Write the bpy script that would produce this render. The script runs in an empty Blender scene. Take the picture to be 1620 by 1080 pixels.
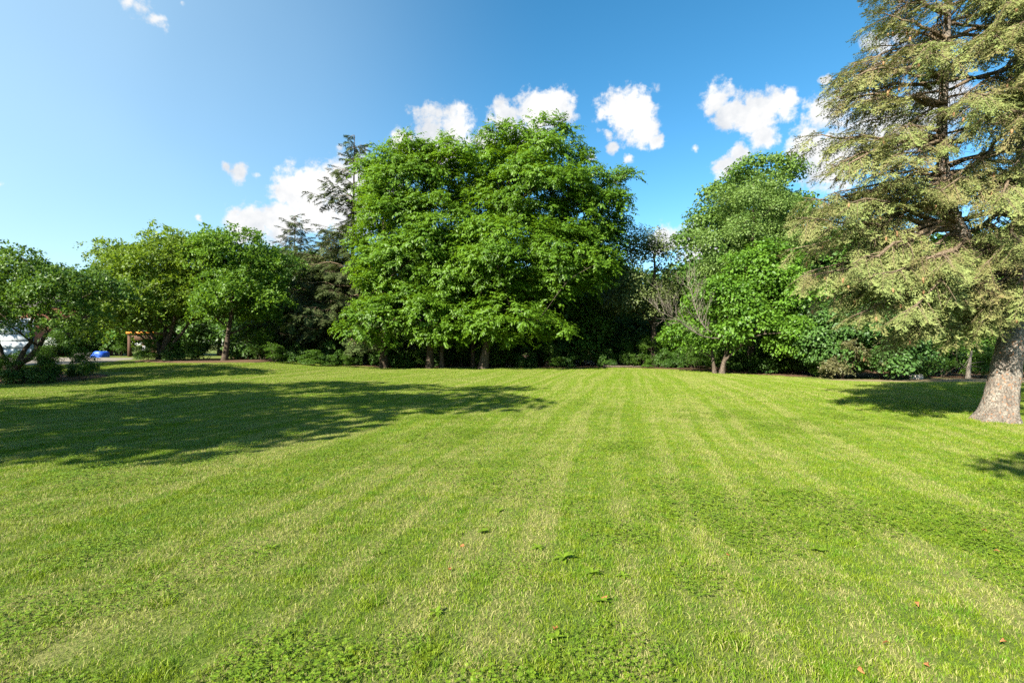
import bpy, math, random
import numpy as np
from mathutils import Vector

random.seed(7)
rng = np.random.default_rng(7)
SC = bpy.context.scene
COL = SC.collection
R = math.radians

# ------------------------------------------------------------------ camera, sky, sun, exposure
CAMZ = 1.6
F = 810.0                      # focal length in photograph pixels (1620 wide): an 18 mm lens
HOR = 545.0                    # row of the horizon
cam_d = bpy.data.cameras.new("camera")
cam_d.sensor_width = 36.0
cam_d.lens = 18.0
cam_d.clip_start = 0.05
cam_d.clip_end = 3000.0
cam = bpy.data.objects.new("camera", cam_d)
COL.objects.link(cam)
cam.location = (0, 0, CAMZ)
cam.rotation_euler = (R(90) + math.atan((HOR - 540.0) / F), 0, 0)
SC.camera = cam

SUN_EL = R(33)
SUN_H = Vector((-0.66, -0.75)).normalized()                 # the sun stands behind the viewer, to the left
SUN_DIR = Vector((SUN_H.x * math.cos(SUN_EL), SUN_H.y * math.cos(SUN_EL), math.sin(SUN_EL)))
sun_d = bpy.data.lights.new("sun", 'SUN')
sun_d.energy = 4.8
sun_d.angle = R(0.53)
sun_d.color = (1.0, 0.93, 0.80)
sun = bpy.data.objects.new("sun", sun_d)
COL.objects.link(sun)
sun.rotation_euler = SUN_DIR.to_track_quat('Z', 'Y').to_euler()

SC.view_settings.view_transform = 'Standard'
SC.view_settings.look = 'None'
SC.view_settings.exposure = 1.85
SC.view_settings.gamma = 1.0
SC.view_settings.use_curve_mapping = False
SC.cycles.max_bounces = 6
SC.cycles.diffuse_bounces = 3
SC.cycles.glossy_bounces = 2
SC.cycles.transmission_bounces = 4
SC.cycles.transparent_max_bounces = 8
SC.cycles.caustics_reflective = False
SC.cycles.caustics_refractive = False
SC.cycles.use_denoising = False

def pdir(px, py):
    v = Vector(((px - 810.0) / F, 1.0, (HOR - py) / F))
    return v.normalized(), v.length

def build_world():
    w = bpy.data.worlds.new("World")
    SC.world = w
    w.use_nodes = True
    w.cycles.sampling_method = 'MANUAL'
    w.cycles.sample_map_resolution = 512
    nt = w.node_tree
    nt.nodes.clear()
    N = nt.nodes.new
    L = nt.links.new
    out = N('ShaderNodeOutputWorld')
    bg = N('ShaderNodeBackground')
    sky = N('ShaderNodeTexSky')
    sky.sky_type = 'NISHITA'
    sky.sun_disc = False
    sky.sun_elevation = SUN_EL
    sky.sun_rotation = math.atan2(SUN_H.x, SUN_H.y)
    sky.altitude = 200
    sky.air_density = 0.85
    sky.dust_density = 0.35
    sky.ozone_density = 0.4
    tc = N('ShaderNodeTexCoord')
    DIRV = tc.outputs['Generated']

    def math_(op, a, b=None, c=None, clamp=False):
        n = N('ShaderNodeMath')
        n.operation = op
        n.use_clamp = clamp
        for i, v in enumerate((a, b, c)):
            if v is None:
                continue
            if isinstance(v, (int, float)):
                n.inputs[i].default_value = v
            else:
                L(v, n.inputs[i])
        return n.outputs[0]

    def noise(vec, scale, detail, rough):
        n = N('ShaderNodeTexNoise')
        n.inputs['Scale'].default_value = scale
        n.inputs['Detail'].default_value = detail
        n.inputs['Roughness'].default_value = rough
        L(vec, n.inputs['Vector'])
        return n

    def vmath(op, a, b):
        n = N('ShaderNodeVectorMath')
        n.operation = op
        for i, v in enumerate((a, b)):
            if isinstance(v, (tuple, list, Vector)):
                n.inputs[i].default_value = tuple(v)
            elif isinstance(v, (int, float)):
                n.inputs['Scale'].default_value = v
            else:
                L(v, n.inputs[i])
        return n.outputs[1] if op == 'DISTANCE' else n.outputs[0]

    n1 = noise(DIRV, 9.0, 3.0, 0.55)
    n2 = noise(DIRV, 34.0, 3.0, 0.6)
    w1 = vmath('SCALE', vmath('SUBTRACT', n1.outputs['Color'], (0.5, 0.5, 0.5)), 0.030)
    w2 = vmath('SCALE', vmath('SUBTRACT', n2.outputs['Color'], (0.5, 0.5, 0.5)), 0.016)
    WD = vmath('ADD', vmath('ADD', DIRV, w1), w2)
    blobs = []
    def blob(px, py, r, a=1.0):
        d, ln = pdir(px, py)
        blobs.append((d, 1.30 * r / F / ln, a))
    for b in [(400, 354, 34), (436, 352, 34), (466, 306, 40), (512, 300, 42), (556, 298, 48), (500, 338, 40), (450, 345, 36), (545, 340, 42), (600, 300, 40),
              (375, 270, 19, .8), (352, 263, 11, .75), (402, 276, 10, .7),
              (640, 222, 22), (680, 212, 32), (722, 206, 32), (765, 222, 22), (700, 230, 34),
              (800, 186, 26), (835, 172, 32), (872, 174, 34), (898, 186, 18), (775, 189, 11, .8), (845, 195, 34),
              (972, 176, 28), (992, 190, 30), (1008, 170, 32), (1014, 204, 28), (1038, 222, 14), (962, 214, 13, .85), (970, 233, 12, .9),
              (1143, 152, 24), (1165, 174, 28), (1200, 182, 36), (1240, 168, 24), (1252, 150, 13), (1208, 216, 26), (1172, 240, 18), (1145, 264, 20),
              (1285, 226, 36), (1308, 180, 30), (1340, 152, 18, .9), (1330, 236, 52), (1300, 262, 34), (1390, 64, 24, .85), (1430, 54, 18, .8), (1420, 200, 60), (1480, 170, 50),
              (1098, 232, 11, .8), (995, 255, 9, .75), (318, 343, 10, .7), (1310, 127, 11, .7), (935, 246, 13, .8),
              (1058, 374, 24), (1088, 372, 26), (1040, 385, 20), (1110, 400, 40),
              (225, 10, 26, .62), (246, 28, 20, .6), (205, -6, 24, .62), (280, 4, 12, .5), (-4, 287, 14, .45)]:
        blob(*b)
    rw = random.Random(3)                       # the same kind of sky goes on outside the frame
    for k in range(9):
        az = R(60 + 27 * k + rw.uniform(-8, 8))
        el = R(rw.uniform(12, 26))
        for j in range(3):
            a2, e2 = az + R(rw.uniform(-5, 5)), el + R(rw.uniform(-2, 2))
            blobs.append((Vector((math.sin(a2) * math.cos(e2), math.cos(a2) * math.cos(e2), math.sin(e2))), R(rw.uniform(2, 4)), 1.0))
    field = None
    for d, r, a in blobs:
        v = math_('MULTIPLY_ADD', vmath('DISTANCE', WD, d), -1.0 / r, a)
        field = v if field is None else math_('MAXIMUM', field, v)
    n3 = noise(DIRV, 22.0, 9.0, 0.58)
    n7 = noise(DIRV, 75.0, 6.0, 0.6)
    fb = math_('SUBTRACT', math_('MULTIPLY_ADD', n7.outputs['Fac'], 0.55, n3.outputs['Fac']), 0.775)
    f2 = math_('MULTIPLY_ADD', fb, 1.7, field)
    cov = N('ShaderNodeMapRange')
    cov.interpolation_type = 'SMOOTHSTEP'
    cov.inputs['From Min'].default_value = 0.08
    cov.inputs['From Max'].default_value = 0.58
    L(f2, cov.inputs['Value'])
    # thick middles and undersides are a little greyer than the sunlit rims
    n4 = noise(vmath('ADD', DIRV, (0.0, 0.0, -0.012)), 15.0, 5.0, 0.6)
    sh = math_('MULTIPLY_ADD', n4.outputs['Fac'], 2.6, -0.60, clamp=True)
    cc = N('ShaderNodeMix')
    cc.data_type = 'RGBA'
    L(sh, cc.inputs['Factor'])
    K = 4.35
    cc.inputs['A'].default_value = (0.60 * K, 0.66 * K, 0.74 * K, 1)
    cc.inputs['B'].default_value = (1.06 * K, 1.05 * K, 1.03 * K, 1)
    hsv = N('ShaderNodeHueSaturation')
    hsv.inputs["Saturation"].default_value = 1.38
    hsv.inputs['Value'].default_value = 1.0
    hsv.inputs['Hue'].default_value = 0.487
    L(sky.outputs[0], hsv.inputs['Color'])
    # a thin high veil whitens the sky towards the left, the sun's side
    sep = N('ShaderNodeSeparateXYZ')
    L(DIRV, sep.inputs[0])
    vr = N('ShaderNodeMapRange')
    vr.interpolation_type = 'SMOOTHSTEP'
    vr.inputs['From Min'].default_value = -0.10
    vr.inputs['From Max'].default_value = 1.05
    vr.inputs['To Max'].default_value = 0.68
    L(math_('MULTIPLY', sep.outputs[0], -1.0), vr.inputs['Value'])
    n6 = noise(DIRV, 2.2, 3.0, 0.5)
    veil = math_('MULTIPLY', vr.outputs[0], math_('MULTIPLY_ADD', n6.outputs['Fac'], 0.5, 0.75))
    vm = N('ShaderNodeMix')
    vm.data_type = 'RGBA'
    L(veil, vm.inputs['Factor'])
    L(hsv.outputs[0], vm.inputs['A'])
    vm.inputs['B'].default_value = (3.3, 4.5, 5.4, 1)
    mx = N('ShaderNodeMix')
    mx.data_type = 'RGBA'
    L(cov.outputs[0], mx.inputs['Factor'])
    L(vm.outputs['Result'], mx.inputs['A'])
    L(cc.outputs['Result'], mx.inputs['B'])
    L(mx.outputs['Result'], bg.inputs['Color'])
    bg.inputs["Strength"].default_value = 0.067
    L(bg.outputs[0], out.inputs[0])
build_world()

# ------------------------------------------------------------------ helpers
def P(px, py, d):
    """the point seen at photograph pixel (px, py), d metres in front of the viewer"""
    return np.array(((px - 810.0) / F * d, d, CAMZ + (HOR - py) / F * d))

def sstep(a, b, x):
    t = np.clip((x - a) / (b - a), 0, 1)
    return t * t * (3 - 2 * t)

def terrain(x, y):
    x = np.asarray(x, float); y = np.asarray(y, float)
    z = 0.17 * np.exp(-(((x - 12.0) / 6.5) ** 2 + ((y - 17.5) / 5.0) ** 2))
    z = z + 0.5 * sstep(20, 31, y) * sstep(-8, -17, x)
    z = z - 0.10 * sstep(20, 24, y) * sstep(9, 16, x)
    z = z + 0.02 * np.sin(x * 0.9 + y * 0.3) * np.sin(y * 0.7 - x * 0.2)
    return z

class Geo:
    """collects faces as numpy blocks; build() links them as one mesh object"""
    def __init__(self):
        self.v = []; self.f = []; self.t = []; self.n = 0
    def add(self, verts, faces, tint=0.5):
        verts = np.asarray(verts, float).reshape(-1, 3)
        faces = np.asarray(faces, np.int64)
        self.v.append(verts)
        self.f.append(faces + self.n)
        self.t.append(np.broadcast_to(np.asarray(tint, float), (len(verts),)))
        self.n += len(verts)
    def mesh(self, name, smooth=False):
        me = bpy.data.meshes.new(name)
        v = np.concatenate(self.v)
        me.vertices.add(len(v))
        me.vertices.foreach_set('co', v.astype(np.float32).ravel())
        sizes = np.concatenate([np.full(len(f), f.shape[1]) for f in self.f])
        loops = np.concatenate([f.ravel() for f in self.f])
        me.loops.add(len(loops))
        me.loops.foreach_set('vertex_index', loops.astype(np.int32))
        me.polygons.add(len(sizes))
        st = np.concatenate([[0], np.cumsum(sizes)[:-1]])
        me.polygons.foreach_set('loop_start', st.astype(np.int32))
        if smooth:
            me.polygons.foreach_set('use_smooth', np.ones(len(sizes), bool))
        at = me.attributes.new('tint', 'FLOAT', 'POINT')
        at.data.foreach_set('value', np.concatenate(self.t).astype(np.float32))
        me.update(calc_edges=True)
        return me
    def build(self, name, mat, parent=None, smooth=False):
        return link(name, self.mesh(name, smooth), mat, parent)

def link(name, me, mat, parent=None):
    o = bpy.data.objects.new(name, me)
    COL.objects.link(o)
    if mat is not None and not me.materials:
        me.materials.append(mat)
    if parent is not None:
        o.parent = parent
    return o

def tag(o, label=None, cat=None, group=None, kind=None):
    if label: o['label'] = label
    if cat: o['category'] = cat
    if group: o['group'] = group
    if kind: o['kind'] = kind
    return o

def thing(name, label, cat, loc=(0, 0, 0), rz=0.0, group=None):
    o = bpy.data.objects.new(name, None)
    COL.objects.link(o)
    o.location = tuple(float(c) for c in loc)
    o.rotation_euler = (0, 0, rz)
    o.empty_display_size = 0.3
    return tag(o, label, cat, group)

def copy_thing(src, label, loc, rz=0.0, scale=1.0, group=None):
    c = src.copy()
    COL.objects.link(c)
    c.location = tuple(float(q) for q in loc)
    c.rotation_euler = (0, 0, rz)
    c.scale = (scale,) * 3 if isinstance(scale, (int, float)) else tuple(scale)
    tag(c, label, None, group)
    for ch in src.children:
        d = ch.copy()
        COL.objects.link(d)
        d.parent = c
    return c

def norm(v):
    v = np.asarray(v, float)
    return v / np.maximum(np.linalg.norm(v, axis=-1, keepdims=True), 1e-9)

def tube(g, pts, rad, sides=6, tint=0.5, cap=False):
    pts = np.asarray(pts, float)
    n = len(pts)
    rad = np.broadcast_to(np.asarray(rad, float), (n,))
    tan = norm(np.gradient(pts, axis=0))
    ref = np.array([0.0, 0, 1.0]) if abs(tan[:, 2]).mean() < 0.8 else np.array([1.0, 0, 0])
    a = norm(np.cross(tan, ref)); b = np.cross(tan, a)
    ang = np.linspace(0, 2 * math.pi, sides, endpoint=False)
    ring = a[:, None, :] * np.cos(ang)[None, :, None] + b[:, None, :] * np.sin(ang)[None, :, None]
    v = (pts[:, None, :] + ring * rad[:, None, None]).reshape(-1, 3)
    i = np.arange(n - 1)[:, None] * sides; j = np.arange(sides)[None, :]; k = (j + 1) % sides
    f = np.stack([i + j, i + k, i + sides + k, i + sides + j], -1).reshape(-1, 4)
    g.add(v, f, tint)
    if cap:
        g.add(v[-sides:], np.arange(sides)[None, :], tint)
        g.add(v[:sides], np.arange(sides)[::-1][None, :], tint)

def box(g, x0, x1, y0, y1, z0, z1, tint=0.5):
    v = [(x0, y0, z0), (x1, y0, z0), (x1, y1, z0), (x0, y1, z0), (x0, y0, z1), (x1, y0, z1), (x1, y1, z1), (x0, y1, z1)]
    f = [(0, 3, 2, 1), (4, 5, 6, 7), (0, 1, 5, 4), (1, 2, 6, 5), (2, 3, 7, 6), (3, 0, 4, 7)]
    g.add(v, f, tint)

def curve_pts(ctrl, n):
    """a smooth line through control points (Catmull-Rom)"""
    c = np.asarray(ctrl, float)
    c = np.vstack([2 * c[0] - c[1], c, 2 * c[-1] - c[-2]])
    m = len(c) - 3
    u = np.linspace(0, m - 1e-6, n)
    i = u.astype(int); t = (u - i)[:, None]
    p0, p1, p2, p3 = c[i], c[i + 1], c[i + 2], c[i + 3]
    return 0.5 * ((2 * p1) + (-p0 + p2) * t + (2 * p0 - 5 * p1 + 4 * p2 - p3) * t * t + (-p0 + 3 * p1 - 3 * p2 + p3) * t ** 3)

def rot_z(a):
    c, s = np.cos(a), np.sin(a); o = np.zeros_like(c); i = np.ones_like(c)
    return np.stack([np.stack([c, -s, o], -1), np.stack([s, c, o], -1), np.stack([o, o, i], -1)], -2)

def frames(xdir, up):
    """rotation matrices whose x axis is xdir and whose z axis leans to up"""
    x = norm(xdir); y = norm(np.cross(up, x)); z = np.cross(x, y)
    return np.stack([x, y, z], -1)

def scatter(g, temps, which, mats, scales, locs, tints, tamp=0.5):
    """bake copies of small template meshes (verts, faces, tint) into g"""
    for k, (tv, tf, tt) in enumerate(temps):
        m = np.nonzero(which == k)[0]
        if not len(m):
            continue
        V = np.einsum('nij,vj->nvi', mats[m], tv) * scales[m][:, None, None] + locs[m][:, None, :]
        n = len(tv)
        Fc = tf[None] + (np.arange(len(m)) * n)[:, None, None]
        T = np.clip(tints[m][:, None] + (tt[None] - 0.5) * tamp, 0, 1)
        g.add(V.reshape(-1, 3), Fc.reshape(-1, tf.shape[1]), T.ravel())

# ------------------------------------------------------------------ materials
def new_mat(name):
    m = bpy.data.materials.new(name)
    m.use_nodes = True
    nt = m.node_tree
    for n in list(nt.nodes):
        nt.nodes.remove(n)
    return m, nt

def mixc(nt, fac, a, b):
    n = nt.nodes.new('ShaderNodeMix')
    n.data_type = 'RGBA'
    for sock, v in (('Factor', fac), ('A', a), ('B', b)):
        if isinstance(v, (int, float)):
            n.inputs[sock].default_value = v
        elif isinstance(v, tuple):
            n.inputs[sock].default_value = v if len(v) == 4 else v + (1,)
        else:
            nt.links.new(v, n.inputs[sock])
    return n.outputs['Result']

def ramp01(nt, val, lo, hi):
    n = nt.nodes.new('ShaderNodeMapRange')
    n.interpolation_type = 'SMOOTHSTEP'
    n.inputs['From Min'].default_value = lo
    n.inputs['From Max'].default_value = hi
    nt.links.new(val, n.inputs['Value'])
    return n.outputs[0]

def noise_n(nt, vec, scale, detail=3.0, rough=0.55):
    n = nt.nodes.new('ShaderNodeTexNoise')
    n.inputs['Scale'].default_value = scale
    n.inputs['Detail'].default_value = detail
    n.inputs['Roughness'].default_value = rough
    if vec is not None:
        nt.links.new(vec, n.inputs['Vector'])
    return n.outputs['Fac']

def attr(nt, name):
    n = nt.nodes.new('ShaderNodeAttribute')
    n.attribute_name = name
    return n.outputs['Fac']

def math_n(nt, op, a, b=None, c=None, clamp=False):
    n = nt.nodes.new('ShaderNodeMath')
    n.operation = op
    n.use_clamp = clamp
    for i, v in enumerate((a, b, c)):
        if v is None: continue
        if isinstance(v, (int, float)): n.inputs[i].default_value = v
        else: nt.links.new(v, n.inputs[i])
    return n.outputs[0]

def leaf_mat(name, dark, light, trans, tfac=0.38, rough=0.5, spec=0.35):
    m, nt = new_mat(name)
    out = nt.nodes.new('ShaderNodeOutputMaterial')
    t = attr(nt, 'tint')
    colr = mixc(nt, t, dark, light)
    p = nt.nodes.new('ShaderNodeBsdfPrincipled')
    nt.links.new(colr, p.inputs['Base Color'])
    p.inputs['Roughness'].default_value = rough
    p.inputs['Specular IOR Level'].default_value = spec
    tr = nt.nodes.new('ShaderNodeBsdfTranslucent')
    tcol = mixc(nt, t, tuple(c * 0.6 for c in trans), trans)
    nt.links.new(tcol, tr.inputs['Color'])
    mx = nt.nodes.new('ShaderNodeMixShader')
    mx.inputs[0].default_value = tfac
    nt.links.new(p.outputs[0], mx.inputs[1])
    nt.links.new(tr.outputs[0], mx.inputs[2])
    nt.links.new(mx.outputs[0], out.inputs[0])
    return m

def bark_mat(name, c1, c2, scale=9.0, stretch=0.22, bump=0.5, spots=None):
    m, nt = new_mat(name)
    out = nt.nodes.new('ShaderNodeOutputMaterial')
    p = nt.nodes.new('ShaderNodeBsdfPrincipled')
    p.inputs['Roughness'].default_value = 0.9
    p.inputs['Specular IOR Level'].default_value = 0.15
    geo = nt.nodes.new('ShaderNodeNewGeometry')
    mp = nt.nodes.new('ShaderNodeMapping')
    mp.inputs['Scale'].default_value = (1, 1, stretch)
    nt.links.new(geo.outputs['Position'], mp.inputs['Vector'])
    n1 = noise_n(nt, mp.outputs[0], scale, 6, 0.65)
    vo = nt.nodes.new('ShaderNodeTexVoronoi')
    vo.feature = 'DISTANCE_TO_EDGE'
    vo.inputs['Scale'].default_value = scale * 2.2
    nt.links.new(mp.outputs[0], vo.inputs['Vector'])
    crack = ramp01(nt, vo.outputs['Distance'], 0.0, 0.12)
    c = mixc(nt, ramp01(nt, n1, 0.35, 0.68), c1, c2)
    if not spots:
        c = mixc(nt, crack, tuple(q * 0.7 for q in c1), c)
    else:
        n6 = noise_n(nt, mp.outputs[0], scale * 7, 5, 0.7)
        c = mixc(nt, ramp01(nt, n6, 0.36, 0.62), tuple(q * 0.45 for q in c1), c)
        crack = n6
        n5 = noise_n(nt, geo.outputs['Position'], 22.0, 2, 0.5)
        c = mixc(nt, ramp01(nt, n5, 0.60, 0.70), c, spots)
    nt.links.new(c, p.inputs['Base Color'])
    h = math_n(nt, 'MULTIPLY_ADD', n1, 0.6, crack)
    b = nt.nodes.new('ShaderNodeBump')
    b.inputs['Strength'].default_value = bump
    b.inputs['Distance'].default_value = 0.03
    nt.links.new(h, b.inputs['Height'])
    nt.links.new(b.outputs[0], p.inputs['Normal'])
    nt.links.new(p.outputs[0], out.inputs[0])
    return m

def plain_mat(name, c1, c2=None, scale=8.0, rough=0.8, spec=0.2, bump=0.0):
    m, nt = new_mat(name)
    out = nt.nodes.new('ShaderNodeOutputMaterial')
    p = nt.nodes.new('ShaderNodeBsdfPrincipled')
    p.inputs['Roughness'].default_value = rough
    p.inputs['Specular IOR Level'].default_value = spec
    geo = nt.nodes.new('ShaderNodeNewGeometry')
    n1 = noise_n(nt, geo.outputs['Position'], scale, 6, 0.65)
    nt.links.new(mixc(nt, ramp01(nt, n1, 0.3, 0.7), c1, c2 or tuple(0.7 * q for q in c1)), p.inputs['Base Color'])
    if bump:
        b = nt.nodes.new('ShaderNodeBump')
        b.inputs['Strength'].default_value = bump
        b.inputs['Distance'].default_value = 0.02
        nt.links.new(n1, b.inputs['Height'])
        nt.links.new(b.outputs[0], p.inputs['Normal'])
    nt.links.new(p.outputs[0], out.inputs[0])
    return m

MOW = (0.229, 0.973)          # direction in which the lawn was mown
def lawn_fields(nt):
    """dryness of the lawn with the sheen of mowing lines painted in, from world position: shared by soil and blades"""
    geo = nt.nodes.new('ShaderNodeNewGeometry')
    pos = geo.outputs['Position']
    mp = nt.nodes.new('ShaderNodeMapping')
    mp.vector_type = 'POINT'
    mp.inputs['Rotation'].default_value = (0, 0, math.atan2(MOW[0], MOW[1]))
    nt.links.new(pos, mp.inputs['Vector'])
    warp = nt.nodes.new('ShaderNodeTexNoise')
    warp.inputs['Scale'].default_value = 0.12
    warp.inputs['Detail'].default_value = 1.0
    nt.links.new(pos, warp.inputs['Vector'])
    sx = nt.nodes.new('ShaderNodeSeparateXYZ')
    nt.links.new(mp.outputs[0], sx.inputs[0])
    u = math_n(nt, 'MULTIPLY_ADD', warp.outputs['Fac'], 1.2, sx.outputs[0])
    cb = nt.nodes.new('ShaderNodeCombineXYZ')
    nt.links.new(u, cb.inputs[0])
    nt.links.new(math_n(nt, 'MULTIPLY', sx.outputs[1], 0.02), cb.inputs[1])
    sheen_stripe = noise_n(nt, cb.outputs[0], 3.1, 2.0, 0.6)  # sheen of blades leaning with the mower, put into the colour
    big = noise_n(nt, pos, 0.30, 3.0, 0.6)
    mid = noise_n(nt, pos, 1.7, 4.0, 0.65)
    s = math_n(nt, 'MULTIPLY_ADD', ramp01(nt, sheen_stripe, 0.34, 0.66), 0.25, 0.25)
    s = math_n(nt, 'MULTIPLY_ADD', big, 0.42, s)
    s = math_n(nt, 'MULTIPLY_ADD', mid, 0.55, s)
    dry = ramp01(nt, s, 0.72, 1.08)  # real dry patches together with the painted mowing sheen
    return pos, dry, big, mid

def grass_mat():
    m, nt = new_mat("grass_blades")
    out = nt.nodes.new('ShaderNodeOutputMaterial')
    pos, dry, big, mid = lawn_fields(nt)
    t = attr(nt, 'tint')
    fine = noise_n(nt, pos, 7.0, 3, 0.6)
    green = mixc(nt, t, (0.125, 0.195, 0.008), (0.235, 0.315, 0.016))
    green = mixc(nt, ramp01(nt, fine, 0.40, 0.70), green, (0.105, 0.220, 0.008))
    strawc = mixc(nt, t, (0.29, 0.285, 0.085), (0.41, 0.39, 0.15))
    # more blades are straw-coloured where the lawn is dry and along the painted mowing lines
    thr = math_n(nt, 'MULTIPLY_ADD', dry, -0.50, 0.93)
    is_straw = math_n(nt, 'GREATER_THAN', math_n(nt, 'FRACT', math_n(nt, 'MULTIPLY', t, 7.31)), thr)
    colr = mixc(nt, is_straw, green, strawc)
    p = nt.nodes.new('ShaderNodeBsdfPrincipled')
    p.inputs['Roughness'].default_value = 0.55
    p.inputs['Specular IOR Level'].default_value = 0.25
    nt.links.new(colr, p.inputs['Base Color'])
    tr = nt.nodes.new('ShaderNodeBsdfTranslucent')
    nt.links.new(colr, tr.inputs['Color'])
    mx = nt.nodes.new('ShaderNodeMixShader')
    mx.inputs[0].default_value = 0.35
    nt.links.new(p.outputs[0], mx.inputs[1])
    nt.links.new(tr.outputs[0], mx.inputs[2])
    nt.links.new(mx.outputs[0], out.inputs[0])
    return m

def lawn_mat():
    m, nt = new_mat("lawn_soil")
    out = nt.nodes.new('ShaderNodeOutputMaterial')
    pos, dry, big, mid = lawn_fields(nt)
    fine = noise_n(nt, pos, 38.0, 5, 0.75)
    g = mixc(nt, ramp01(nt, fine, 0.35, 0.65), (0.050, 0.085, 0.012), (0.11, 0.15, 0.025))
    d = mixc(nt, ramp01(nt, fine, 0.35, 0.65), (0.15, 0.14, 0.05), (0.27, 0.25, 0.10))
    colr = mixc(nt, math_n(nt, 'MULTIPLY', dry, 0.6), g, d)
    p = nt.nodes.new('ShaderNodeBsdfPrincipled')
    p.inputs['Roughness'].default_value = 0.95
    p.inputs['Specular IOR Level'].default_value = 0.1
    nt.links.new(colr, p.inputs['Base Color'])
    b = nt.nodes.new('ShaderNodeBump')
    b.inputs['Strength'].default_value = 0.6
    b.inputs['Distance'].default_value = 0.03
    nt.links.new(fine, b.inputs['Height'])
    nt.links.new(b.outputs[0], p.inputs['Normal'])
    nt.links.new(p.outputs[0], out.inputs[0])
    return m

M = {}
M['walnut'] = leaf_mat('walnut_leaf', (0.048, 0.115, 0.006), (0.120, 0.225, 0.013), (0.22, 0.39, 0.012), 0.40)
M['maple'] = leaf_mat('maple_leaf', (0.046, 0.120, 0.009), (0.120, 0.235, 0.020), (0.19, 0.36, 0.015), 0.36)
M['maple_top'] = leaf_mat('dense_maple_leaf', (0.050, 0.115, 0.018), (0.130, 0.210, 0.035), (0.16, 0.30, 0.03), 0.34)
M['greyleaf'] = leaf_mat('olive_leaf', (0.055, 0.085, 0.022), (0.150, 0.190, 0.055), (0.16, 0.22, 0.04), 0.3)
M['locust'] = leaf_mat('small_leaf', (0.060, 0.125, 0.010), (0.160, 0.240, 0.020), (0.24, 0.36, 0.02), 0.42)
M['locust_green'] = leaf_mat('green_small_leaf', (0.050, 0.125, 0.010), (0.125, 0.225, 0.020), (0.20, 0.36, 0.02), 0.40)
M['crab'] = leaf_mat('crab_leaf', (0.035, 0.095, 0.012), (0.110, 0.190, 0.022), (0.15, 0.27, 0.02), 0.34)
M['clover'] = leaf_mat('clover_leaf', (0.100, 0.185, 0.010), (0.190, 0.280, 0.018), (0.26, 0.40, 0.02), 0.35)
M['palefine'] = leaf_mat('pale_fine_leaf', (0.070, 0.140, 0.026), (0.170, 0.250, 0.060), (0.20, 0.32, 0.04), 0.36)
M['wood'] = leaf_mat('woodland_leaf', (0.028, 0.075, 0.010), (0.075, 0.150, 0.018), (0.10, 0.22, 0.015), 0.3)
M['bush'] = leaf_mat('bush_leaf', (0.040, 0.110, 0.014), (0.110, 0.220, 0.026), (0.16, 0.32, 0.02), 0.36)
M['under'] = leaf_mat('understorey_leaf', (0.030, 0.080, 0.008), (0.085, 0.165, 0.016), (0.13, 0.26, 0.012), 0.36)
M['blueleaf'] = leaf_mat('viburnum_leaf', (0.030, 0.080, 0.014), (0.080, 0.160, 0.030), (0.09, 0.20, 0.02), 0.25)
M['yew'] = leaf_mat('yew_needle', (0.05, 0.060, 0.020), (0.16, 0.150, 0.060), (0.14, 0.15, 0.03), 0.2)
M['needle'] = leaf_mat('spruce_needle', (0.178, 0.136, 0.062), (0.200, 0.250, 0.078), (0.20, 0.24, 0.05), 0.22, 0.6, 0.2)
M['needle_brown'] = leaf_mat('brown_spruce_needle', (0.080, 0.085, 0.030), (0.105, 0.140, 0.040), (0.10, 0.13, 0.03), 0.2, 0.6, 0.2)
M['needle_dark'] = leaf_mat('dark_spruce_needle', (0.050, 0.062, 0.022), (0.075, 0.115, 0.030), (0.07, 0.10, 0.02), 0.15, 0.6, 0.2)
M['bark'] = bark_mat('grey_bark', (0.065, 0.050, 0.036), (0.15, 0.12, 0.09))
M['bark_dark'] = bark_mat('dark_bark', (0.045, 0.034, 0.024), (0.11, 0.085, 0.06))
M['spruce_bark'] = bark_mat('spruce_bark', (0.17, 0.145, 0.12), (0.31, 0.28, 0.235), 5.0, 0.55, 1.0, (0.27, 0.13, 0.065))
M['deadwood'] = bark_mat('dead_wood', (0.17, 0.145, 0.115), (0.30, 0.265, 0.215), 20.0)
M['twig'] = bark_mat('spruce_twig', (0.13, 0.095, 0.06), (0.27, 0.21, 0.145), 25.0)
M['cone'] = plain_mat('cone_scale', (0.20, 0.11, 0.05), (0.30, 0.18, 0.09), 40)
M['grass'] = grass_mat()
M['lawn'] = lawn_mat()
M['asphalt'] = plain_mat('asphalt', (0.22, 0.19, 0.155), (0.17, 0.15, 0.125), 6, 0.9, 0.2, 0.3)
M['mulch'] = plain_mat('mulch', (0.075, 0.045, 0.028), (0.14, 0.085, 0.05), 18, 0.95, 0.1, 0.8)
M['soil'] = plain_mat('dry_soil', (0.24, 0.18, 0.11), (0.15, 0.13, 0.06), 3, 0.95, 0.1, 0.5)
M['brick'] = plain_mat('brick', (0.22, 0.09, 0.06), (0.30, 0.14, 0.09), 5, 0.9)
M['white'] = plain_mat('white_paint', (0.40, 0.44, 0.47), (0.34, 0.38, 0.41), 2, 0.6)
M['roof'] = plain_mat('roof_shingle', (0.07, 0.06, 0.055), (0.11, 0.10, 0.09), 12, 0.9)
M['cedar'] = plain_mat('orange_cedar', (0.56, 0.22, 0.03), (0.42, 0.15, 0.025), 6, 0.6)
M['timber'] = plain_mat('dark_timber', (0.085, 0.045, 0.028), (0.05, 0.028, 0.018), 10, 0.8)
M['blue'] = plain_mat('blue_tarp', (0.02, 0.10, 0.55), (0.015, 0.07, 0.42), 5, 0.45, 0.4)
M['greymetal'] = plain_mat('pale_metal', (0.45, 0.47, 0.50), (0.36, 0.38, 0.41), 9, 0.5, 0.4)
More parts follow.
